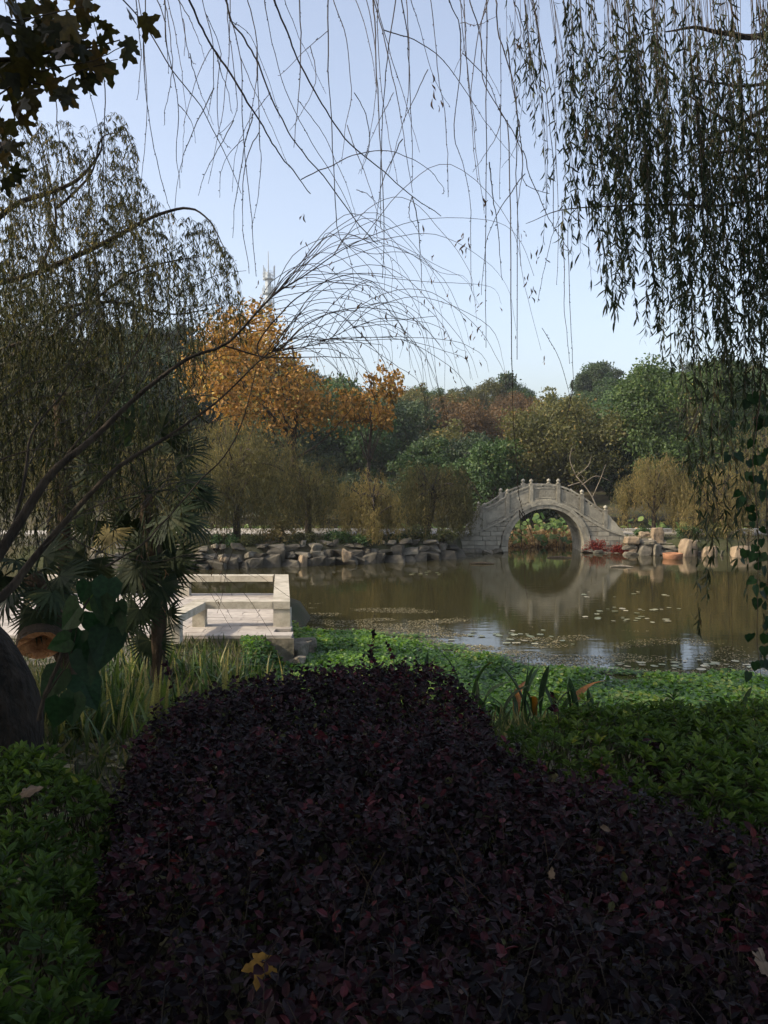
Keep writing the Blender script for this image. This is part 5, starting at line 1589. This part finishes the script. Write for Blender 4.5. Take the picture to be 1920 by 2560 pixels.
for k in range(95):
    a = er.uniform(560, 1220); b_ = er.uniform(700, 960) if a < 1000 else er.uniform(700, 900)
    dry(lw, LW, a, b_, 6.0, er.uniform(.035, .08), 1)
for k in range(40):
    sx_, sy_ = er.uniform(-20, 460), er.uniform(800, 1400)
    W = er.uniform(80, 320); up = er.uniform(10, 160)
    pts = [(sx_, sy_), (sx_ + W * .3, sy_ - up * .8), (sx_ + W * .65, sy_ - up), (sx_ + W, sy_ - up * .5)]
    twig(lw, pxline(pts, 5.2, 6.0) - LW, .003, .001, buds=False)

# --- leafy strands: a hanging twig with its leaves
def strand(parent, org, P, mat, ls, t0, dens, seed, rad=.0018, tintb=0.0, tpl=T_WILLOW):
    r = np.random.default_rng(seed)
    tw_ = MB().tube(P - org, np.linspace(rad, rad * .45, len(P)), 3, cap=False).build('hanging_twig', M['twig'], parent)
    L = np.linalg.norm(np.diff(P, axis=0), axis=1).sum()
    n = max(3, int(L * (1 - t0) * dens))
    t = (t0 + (1 - t0) * r.random(n) ** .85) * (len(P) - 1.001); i = t.astype(int)
    q = P[i] + (P[i + 1] - P[i]) * (t - i)[:, None] - org
    A = unit(np.array((0, 0, -1.0)) + r.normal(size=(n, 3)) * .42)
    V = foliage('foliage', M[mat], [scatter(tpl, q, A, rdir(n), ls * r.uniform(.55, 1.25, n), np.clip(r.beta(2, 2.5, n) + tintb, 0, 1), width=r.uniform(1.0, 1.7, n))], tw_)
    return tw_

# --- the leafy willow at the upper right
rw = empty('willow_tree', (5.6, 4.0, 0), 'leafy willow whose dense dark curtain of narrow leaves hangs over the upper right', 'willow tree')
RW = np.array((5.6, 4.0, 0.0))
ot_('trunk', [(5.6, 4.0, -.4), (5.5, 4.0, 1.5), (5.2, 4.1, 3.4), (4.8, 4.2, 5.4)], (.24, .14), parent=rw, org=RW)
ot_('limb', [(5.0, 4.1, 4.6), (3.6, 4.3, 5.6), (2.2, 4.6, 5.9), (1.0, 4.8, 5.6)], (.10, .02), parent=rw, org=RW)
ot_('limb', [(4.8, 4.2, 5.2), (3.6, 3.6, 6.0), (2.4, 3.6, 6.1), (1.4, 3.8, 5.7)], (.10, .02), parent=rw, org=RW)
for pts, Y, r0, r1 in (([(2200, 60), (1980, 80), (1920, 86), (1860, 94), (1790, 82), (1720, 70), (1660, 76)], 4.6, .02, .004), ([(2100, 350), (1920, 352), (1850, 322), (1760, 270), (1700, 215)], 4.7, .013, .003),
                       ([(2150, 200), (1960, 250), (1880, 300), (1800, 340), (1740, 370), (1690, 420)], 4.8, .013, .003), ([(2150, 340), (1920, 368), (1820, 372), (1740, 395), (1670, 440)], 4.5, .011, .003),
                       ([(2150, 470), (1920, 488), (1800, 500), (1680, 496), (1560, 494), (1420, 505), (1330, 540)], 4.7, .008, .0015), ([(2100, 180), (1900, 210), (1800, 205), (1720, 190)], 4.4, .01, .003)):
    pw_ = pxline(pts, Y + .6, Y)
    pw_ = np.vstack([[(5.25, 4.1, 3.2 + .25 * (pw_[0][2] - 3.2))], [(4.0, 4.5, .5 * (3.4 + pw_[0][2]))], pw_])
    twig(rw, pw_ - RW, r0 * 1.8, r1, buds=False, name='branch', mat='bark', sides=6)
for k in range(310):
    x0 = 1265 + 745 * er.random() ** .85
    bot = np.interp(x0, [1290, 1350, 1420, 1500, 1600, 1700, 1800, 1900, 2010], [330, 520, 640, 760, 880, 960, 990, 1000, 1000])
    y1 = bot * er.uniform(.45, 1.08) + er.uniform(-30, 40)
    y0 = er.uniform(-160, -20) if er.random() < .62 else er.uniform(0, y1 * .55)
    if y1 - y0 < 120: continue
    Y = er.uniform(3.7, 5.2)
    drift = er.uniform(-.02, .16) * (y1 - y0)
    sw = er.uniform(-14, 14); ph = er.uniform(0, 6)
    pts = [(x0 - (40 if x0 > 1500 else 10) * (1 - t) * 0 + drift * t + sw * math.sin(3 * t + ph), y0 + (y1 - y0) * t) for t in np.linspace(0, 1, 6)]
    P = spline(pxline(pts, Y, Y + er.uniform(-.2, .2)), 12)
    sparse = x0 < 1400
    strand(rw, RW, P, 'willow_near', .056, er.uniform(0, .35) if not sparse else er.uniform(.1, .5), er.uniform(36, 92) * (.45 if sparse else 1), 3000 + k)
for k in range(70):
    x0 = er.uniform(2010, 2900); y1 = er.uniform(500, 1080); y0 = er.uniform(-160, 100)
    Y = er.uniform(3.7, 5.4)
    P = spline(pxline([(x0 + 12 * math.sin(3 * t + k), y0 + (y1 - y0) * t) for t in np.linspace(0, 1, 6)], Y), 10)
    strand(rw, RW, P, 'willow_near', .064, er.uniform(0, .3), er.uniform(34, 70), 3600 + k)
# long strands that reach down over the pond at the right
for k, (x0, y0, y1, den) in enumerate(((1745, 850, 1570, 40), (1772, 900, 1500, 46), (1790, 880, 1420, 44), (1812, 900, 1380, 44), (1835, 860, 1330, 40), (1715, 900, 1170, 26), (1700, 850, 1080, 30), (1852, 900, 1450, 34), (1880, 850, 1500, 30), (1905, 850, 1650, 24),
                                     (1760, 1000, 1330, 40), (1805, 1020, 1290, 40), (1780, 1100, 1490, 40), (1825, 900, 1250, 36), (1862, 1100, 1340, 36), (1895, 900, 1250, 40), (1745, 900, 1300, 34), (1725, 930, 1410, 22))):
    Y = er.uniform(4.2, 5.4)
    pts = [(x0 + er.normal() * 5 + 8 * math.sin(4 * t + k), y0 + (y1 - y0) * t) for t in np.linspace(0, 1, 7)]
    strand(rw, RW, spline(pxline(pts, Y), 14), 'willow_near', .07, 0.05, den * 1.3, 4000 + k, tintb=.08)
for (x0, y0, y1) in ((1820, 1340, 1700), (1830, 1500, 1690), (1868, 1200, 1560)):
    twig(rw, pxline([(x0, y0), (x0 + 3, (y0 + y1) / 2), (x0 - 2, y1)], 5.0) - RW, .0016, .0009, buds=False)

# --- climber with heart shaped leaves hanging at the right edge
vn = empty('climbing_vine', tuple(at(1935, 900, 4.0)), 'climber with broad heart shaped leaves hanging down the right edge', 'climber')
VN = np.array(vn.location)
for pts in ([(1905, 850), (1898, 1000), (1880, 1150), (1890, 1300), (1900, 1450), (1895, 1600), (1905, 1700)], [(1935, 850), (1930, 1050), (1915, 1250), (1925, 1400), (1915, 1560)]):
    twig(vn, pxline(pts, 4.0) - VN, .003, .0015, buds=False, name='stem')
T_HEART = (np.array([(0, .12, .0), (.26, 0, .03), (.42, .25, .0), (.3, .62, -.03), (0, 1, -.12), (-.3, .62, -.03), (-.42, .25, 0), (-.26, 0, .03)]), [np.array([(0, 1, 2), (0, 2, 3), (0, 3, 4), (0, 4, 5), (0, 5, 6), (0, 6, 7)])])
for k in range(85):
    py = er.uniform(980, 1700) if k > 12 else er.uniform(1020, 1450)
    px = np.interp(py, [900, 1150, 1450, 1700], [1905, 1895, 1905, 1905]) + er.normal() * 20
    if k < 14: px -= er.uniform(20, 50)
    one_leaf('leaf', M['sapling'], T_HEART, at(px, py, er.uniform(3.85, 4.15)) - VN, (er.normal() * .5, er.normal() * .3, -1), (er.normal() * .5, -1, .5 + er.normal() * .3), er.uniform(.032, .066), er.random() * .7, vn)

# --- the olive willow at the left, beyond the palms
gw = empty('willow_tree', (-5.2, 9.8, -1.25), 'large feathery olive green willow filling the upper left behind the leaning limbs', 'willow tree')
GW = np.array((-5.2, 9.8, -1.25))
ot_('trunk', [(-5.2, 9.8, -1.5), (-5.1, 9.8, .5), (-4.8, 9.8, 2.2), (-4.5, 9.8, 3.4)], (.22, .12), parent=gw, org=GW)
for pts, r0, r1 in (([(-60, 590), (40, 510), (140, 475), (205, 440), (250, 380), (255, 330)], .035, .006), ([(140, 520), (175, 490), (230, 430), (255, 345), (300, 330)], .02, .004),
                    ([(-60, 720), (100, 680), (270, 605), (345, 562), (410, 535), (480, 522), (530, 560), (560, 620)], .035, .004), ([(-60, 1000), (60, 860), (150, 780), (280, 760), (420, 790), (520, 780)], .03, .005),
                    ([(-60, 900), (50, 860), (120, 850), (300, 700), (400, 660), (500, 640)], .025, .004), ([(-60, 1200), (80, 1020), (200, 980), (330, 960)], .03, .006), ([(100, 680), (140, 560), (120, 430), (90, 320)], .02, .004)):
    twig(gw, pxline(pts, 9.8, 9.2) - GW, r0, r1, buds=False, name='limb', mat='bark', sides=6)
UP = [(-30, 380), (0, 330), (80, 300), (160, 290), (230, 320), (290, 262), (330, 330), (345, 430), (420, 520), (520, 540), (560, 600), (590, 690), (590, 760), (480, 720), (350, 700), (250, 900), (-30, 1000)]
cnt = 0
while cnt < 760:
    x0, y0 = er.uniform(-30, 600), er.uniform(260, 1000)
    if not inpoly(np.array([x0]), np.array([y0]), UP)[0]: continue
    lim = np.interp(x0, [0, 300, 450, 520, 600], [1320, 1250, 900, 870, 850])
    Lp = er.uniform(90, 330)
    y1 = min(y0 + Lp, lim)
    if y1 - y0 < 60: continue
    cnt += 1
    Y = er.uniform(8.7, 10.9)
    side = er.uniform(-.10, .22)
    pts = [(x0 - 14, y0 + 14), (x0, y0), (x0 + 14 + side * Lp * .2, y0 + Lp * .15), (x0 + 18 + side * Lp * .5, y0 + (y1 - y0) * .55), (x0 + 16 + side * Lp * .8, y1)]
    sun_tint = y0 < 560
    strand(gw, GW, spline(pxline(pts, Y), 9), 'willow_left', .068, .05, er.uniform(34, 74), 5000 + cnt, rad=.0022, tintb=(.22 if sun_tint else -.02) * er.random(), tpl=T_WILLOW)  # upper strands tinted paler, sunlight painted into the leaf colour
for k in range(560):
    x0, y0 = -30 + 570 * er.beta(1.1, 1.7), er.uniform(640, 1230)
    Lp = er.uniform(120, 300)
    y1 = min(y0 + Lp, np.interp(x0, [0, 380, 540], [1440, 1350, 1180]) + er.uniform(-90, 60))
    if y1 < y0 + 60: continue
    Y = er.uniform(6.6, 11.2)
    pts = [(x0, y0), (x0 + 8, y0 + Lp * .3), (x0 + er.uniform(-10, 30), y1)]
    strand(gw, GW, spline(pxline(pts, Y), 7), 'willow_left', .065, .0, er.uniform(50, 95), 6000 + k, rad=.002, tintb=-.2)  # lower strands tinted darker, shade painted into the leaf colour

# --- plane tree leaves at the upper left corner
pl = empty('plane_tree', (-3.6, 1.6, 0), 'tree with large pointed lobed olive brown leaves in the upper left corner', 'tree')
PL = np.array((-3.6, 1.6, 0.0))
ot_('trunk', [(-3.6, 1.6, -.2), (-3.6, 1.6, 1.5), (-3.5, 1.7, 3.2), (-3.3, 1.9, 4.6)], (.16, .09), parent=pl, org=PL)
ot_('branch', [at(-1100, 100, 2.2), at(-300, 120, 3.1), at(0, 150, 3.2), at(120, 130, 3.2), at(220, 120, 3.2), at(300, 100, 3.25)], (.012, .002), parent=pl, org=PL)
for pts in ([(-40, 260), (60, 200), (160, 170), (250, 150), (330, 105)], [(-40, 60), (60, 40), (150, 20), (220, 10)], [(60, 200), (130, 210), (200, 180), (290, 150)], [(-20, 140), (30, 260), (60, 330)], [(-30, 250), (0, 330), (20, 420)]):
    twig(pl, pxline(pts, 3.2) - PL, .004, .0015, buds=False)
LT = [lobed(5, .38, s_) for s_ in range(4)]
LEAFPX = [(345, 62, 70), (330, 105, 55), (292, 180, 72), (302, 140, 60), (265, 72, 50), (250, 60, 42), (240, 105, 45), (205, 35, 70), (190, 60, 75), (150, 45, 70), (160, 110, 75), (110, 60, 80), (60, 75, 80), (120, 20, 65), (85, 15, 60), (20, 10, 60), (180, 190, 70), (215, 180, 65),
          (150, 150, 70), (100, 130, 70), (60, 160, 75), (20, 130, 70), (150, 235, 65), (200, 235, 60), (130, 200, 60), (90, 190, 60), (30, 190, 70), (60, 240, 65), (20, 250, 65), (90, 275, 45), (50, 295, 60), (20, 320, 60), (15, 370, 62), (30, 400, 50), (10, 455, 50), (30, 455, 40), (0, 60, 70),
          (235, 55, 30), (330, 45, 40), (175, 125, 60), (115, 165, 55), (45, 115, 60), (0, 200, 60), (5, 290, 60), (70, 215, 50), (150, 75, 65), (90, 95, 60), (230, 190, 45), (170, 250, 45), (0, 400, 50), (-15, 330, 60), (205, 10, 50), (45, 40, 60), (85, 60, 50), (10, 160, 60)]
LEAFPX = LEAFPX + [(px + er.uniform(-22, 22), py + er.uniform(-22, 22), s_ * .9) for (px, py, s_) in LEAFPX if px < 240]
for (px, py, s_) in LEAFPX:
    Y = er.uniform(3.05, 3.4)
    ax = unit(np.array((er.normal() * .6 + .25, er.normal() * .4, -.55 + er.normal() * .5)))
    nm = unit(np.array((er.normal() * .5, -1, -.5 + er.normal() * .6)))
    L = s_ / FPX * Y * 1.12
    one_leaf('leaf', M['plane'], LT[er.integers(4)], at(px, py - s_ * .3, Y) - PL, ax, nm, L, er.random(), pl)

# --- fan palms
def fan_mesh(seed, mat):
    r = np.random.default_rng(seed)
    V, F, T = [], [], []
    n = 30
    for i in range(n):
        a = -2.25 + 4.5 * i / (n - 1)
        L = 1.0 * (1 - .12 * abs(a) / 2.2) * r.uniform(.93, 1.04)
        d = np.array((math.sin(a), math.cos(a), 0)); s = np.array((d[1], -d[0], 0))
        w = .045
        b0 = len(V)
        for t, ww in ((.03, .3), (.45, 1.0), (.8, .55), (1.0, .04)):
            c = d * t * L + np.array((0, 0, -.22 * t ** 2.4 * r.uniform(.6, 1.8) + .03 * (-1) ** i * t))
            V += [c - s * w * ww, c + s * w * ww]
        for q in range(3):
            F.append((b0 + 2 * q, b0 + 2 * q + 1, b0 + 2 * q + 3, b0 + 2 * q + 2))
        T += [r.uniform(.1, .8)] * 8
    return mesh_np('fan', V, np.array(F), mat, T)
FAN = [fan_mesh(i, M['palm']) for i in range(3)]
FAN_DRY = fan_mesh(9, M['willow_yellow'])
def palm(px, py, Y, label, fans, base):
    c = at(px, py, Y)
    e = empty('palm_tree', tuple(base), label, 'palm tree')
    B = np.array(base)
    MB().tube(spline(np.array([(0, 0, -.2), (c - B) * .5 + (0.06, 0, -.1), c - B]), 12), np.linspace(.07, .085, 12), 9, .3).build('trunk', M['fibre'], e, True)
    for (fx, fy, s, roll, dryf) in fans:
        f = at(fx, fy, Y + er.uniform(-.35, .35))
        v = unit(f - c)
        mb = MB().tube(spline([c - B, (c + f) / 2 - B + (0, 0, .06), f - B], 7), [.012, .011, .01, .009, .008, .007, .006], 4)
        fr = mb.build('frond_stalk', M['palm'], e)
        o = link('fan', FAN_DRY if dryf else FAN[er.integers(3)], fr, loc=tuple(f - B))
        o.scale = (s, s, s)
        down = unit(v + np.array((0, -.25, -.35)))
        nrm = unit(np.array((er.normal() * .4, -.75, .65)) + rdir(1)[0] * .25)
        q = Vector(down).to_track_quat('Y', 'Z').to_matrix()
        nrm = Vector(nrm - (nrm @ down) * down).normalized()
        yv = Vector(down); xv = yv.cross(nrm)
        from mathutils import Matrix
        o.rotation_euler = Matrix((xv, yv, nrm)).transposed().to_euler()
    return e
palm(372, 1235, 8.6, 'fan palm in the centre left with dark pleated fans in front of the pale terrace',
     [(435, 1130, .40, 0, 0), (400, 1080, .36, 0, 0), (455, 1200, .36, 0, 0), (290, 1120, .38, 0, 0), (250, 1180, .38, 0, 0), (420, 1290, .38, 0, 0), (470, 1300, .32, 0, 0), (330, 1300, .36, 0, 0), (275, 1330, .26, 0, 1), (380, 1370, .40, 0, 0), (430, 1400, .36, 0, 0), (340, 1420, .38, 0, 0), (230, 1300, .36, 0, 0), (340, 1060, .34, 0, 0), (500, 1240, .25, 0, 0), (220, 1400, .34, 0, 0), (290, 1440, .36, 0, 0), (400, 1460, .32, 0, 0), (350, 1520, .3, 0, 0), (420, 1530, .28, 0, 0), (310, 1550, .3, 0, 0), (375, 1600, .3, 0, 0), (390, 1400, .36, 0, 0)],
     (-2.35, 8.7, gz_at(-2.35, 8.7)))
palm(85, 1440, 6.6, 'smaller fan palm with a leaning shaggy trunk beside the sawn log',
     [(130, 1480, .30, 0, 0), (60, 1500, .30, 0, 1), (20, 1490, .3, 0, 0), (150, 1440, .28, 0, 0), (40, 1400, .3, 0, 0), (110, 1390, .3, 0, 0), (95, 1530, .26, 0, 0), (10, 1440, .3, 0, 0)],
     tuple(at(172, 1640, 6.4)))
palm(150, 1000, 9.4, 'tall fan palm half hidden in the willow at the far left',
     [(110, 950, .36, 0, 0), (180, 930, .36, 0, 0), (220, 1000, .38, 0, 0), (90, 1050, .38, 0, 0), (180, 1080, .36, 0, 0), (240, 1060, .34, 0, 0), (60, 1000, .36, 0, 0), (130, 1120, .36, 0, 0), (280, 960, .3, 0, 0)],
     (at(150, 1000, 9.4)[0] - .1, 9.5, gz_at(-3.5, 9.5)))
# sawn log with a hollow end
lg = empty('sawn_log', tuple(at(100, 1612, 6.2)), 'sawn log with a ragged orange brown hollow end beside the leaning palm trunk', 'log')
a0 = np.linspace(0, 2 * math.pi, 19)[:-1]
ax_l = unit(np.array((-.35, 1.0, .12)))
uu = unit(np.cross(ax_l, (0, 0, 1))); vv = np.cross(uu, ax_l)
mb = MB()
prof = [(.0, .06, 'h'), (.0, .135, 'f'), (.02, .15, 'b'), (.5, .155, 'b')]
def ringp(d, r, j): return np.array([ax_l * d + (uu * math.cos(t) * 1.15 + vv * math.sin(t) * .8) * r * (1 + er.uniform(-j, j)) + ax_l * er.uniform(-.02, .02) for t in a0])
R_ = [ringp(.12, .03, .1), ringp(.05, .07, .12), ringp(0, .09, .12), ringp(-.01, .13, .05), ringp(.02, .145, .03), ringp(.6, .15, .03)]
i = np.arange(18); k = (i + 1) % 18
for nm_, sl_, mt_ in (('cut_end', (0, 4), 'cut_wood'), ('log_bark', (3, 6), 'fibre')):
    mb = MB()
    rr = R_[sl_[0]:sl_[1]]
    V = np.concatenate(rr)
    F = np.concatenate([np.stack([q * 18 + i, q * 18 + k, (q + 1) * 18 + k, (q + 1) * 18 + i], -1) for q in range(len(rr) - 1)])
    mb.add(V, [F] + ([np.arange(18)[None]] if sl_[0] == 0 else []))
    mb.build(nm_, M[mt_], lg)

# --- sapling with large heart shaped leaves in front of the trunk
sp = empty('sapling', tuple(at(100, 1790, 3.5)), 'young sapling with very large dark green heart shaped leaves in front of the palm', 'sapling')
SPO = np.array(sp.location)
twig(sp, pxline([(98, 1800), (110, 1745), (150, 1660), (170, 1600), (200, 1550), (225, 1500), (240, 1470)], 3.5) - SPO, .011, .003, buds=False, name='stem', mat='bark', sides=6)
twig(sp, pxline([(110, 1745), (175, 1650), (205, 1560)], 3.5) - SPO, .004, .002, buds=False, name='stem', mat='bark')
T_BIG = (np.array([(0, .10, .0), (.20, 0, .02), (.40, .18, .03), (.38, .45, .0), (.2, .78, -.04), (0, 1.05, -.12), (-.2, .78, -.04), (-.38, .45, 0), (-.40, .18, .03), (-.20, 0, .02)]), [np.array([(0, 1, 2, 3), (0, 3, 4, 5), (0, 5, 6, 7), (0, 7, 8, 9)])])
for (px, py, s_, ang, tn) in ((270, 1470, 90, -.1, .2), (230, 1515, 66, .9, .98), (190, 1545, 105, -.8, .3), (235, 1555, 95, .2, .2), (285, 1560, 100, .1, .3), (275, 1600, 115, -.1, .35), (200, 1600, 95, -.3, .15), (240, 1625, 90, .1, .2), (165, 1620, 70, -1.2, .5), (215, 1650, 95, .25, .3),
                          (150, 1700, 105, -.5, .5), (205, 1715, 110, .5, .1), (185, 1755, 90, -.1, .2), (150, 1770, 90, -.3, .3), (300, 1520, 60, .3, .2), (215, 1470, 60, -.3, .2), (255, 1510, 80, .1, .3)):
    L = s_ / FPX * 3.5 * 1.0
    one_leaf('leaf', M['sapling'], T_BIG, at(px - 20 * math.sin(ang), py - s_ * .35, 3.5 + er.uniform(-.1, .1)) - SPO, (math.sin(ang), er.normal() * .25, -math.cos(ang)), (er.normal() * .35, -1, .45 + er.normal() * .25), L, tn, sp)

# --- unseen trees added left of and behind the camera to shade hedges and palms
for i, (x, y, s, lab) in enumerate(((-11.6, 6.2, .74, 'unseen leafy tree added at the left to shade the palms and the leaning limbs'), (-8.5, 1.8, 1.0, 'unseen leafy tree added left of the camera to shade the hedges'), (-9.5, -3.5, 1.1, 'unseen leafy tree added behind and left of the camera to shade the hedges'), (-5.8, -1.2, .85, 'smaller unseen leafy tree added close behind the camera to shade the hedges'))):
    me, C = clump_crown(950 + i, 9.0, 3.9, 15000, .26, M['green'], z0=.25, K=50)
    plant_tree('broadleaf_tree', me, tree_trunk(960 + i, 9.0, C, .22, M['bark']), (x, y, -.1), lab, s=s)

# unseen leafy crown added over the camera to keep skylight off the hedges
def over_shape(c):
    return True
me, C = clump_crown(971, 4.6, 5.2, 26000, .20, M['willow_near'], z0=.0, K=70, cr=(.14, .24))
o = link('crown', me, ow, loc=(-1.8, .6, 4.9))

# ------------------------------------------------------------------ thin haze in the air
hm = bpy.data.materials.new('haze'); hm.use_nodes = True
nt = hm.node_tree; nt.nodes.clear()
ho = nt.nodes.new('ShaderNodeOutputMaterial'); pv = nt.nodes.new('ShaderNodeVolumePrincipled')
pv.inputs['Color'].default_value = (.86, .90, .95, 1)
pv.inputs['Density'].default_value = 0.00045
pv.inputs['Anisotropy'].default_value = 0.2
nt.links.new(pv.outputs[0], ho.inputs['Volume'])
hz = MB().box((0, 120, 36.0), (340, 340, 84)).build('haze', hm, kind='stuff')
tag(hz, 'thin pale haze in the air over the pond and the hills')

me, C = clump_crown(981, 5.4, 3.0, 9000, .24, M['green'], z0=.0, K=40)  # unseen tree added so its crown shades the right of the mat
tt = plant_tree('broadleaf_tree', me, MB().tube([(0, 0, -8.1), (.1, 0, -2), (0, 0, 3)], [.22, .17, .08], 9).mesh('trunk', M['bark'], True), (-9.8, 10.4, 6.9), 'unseen tall tree added left of the terrace, its high crown shading the water plants')
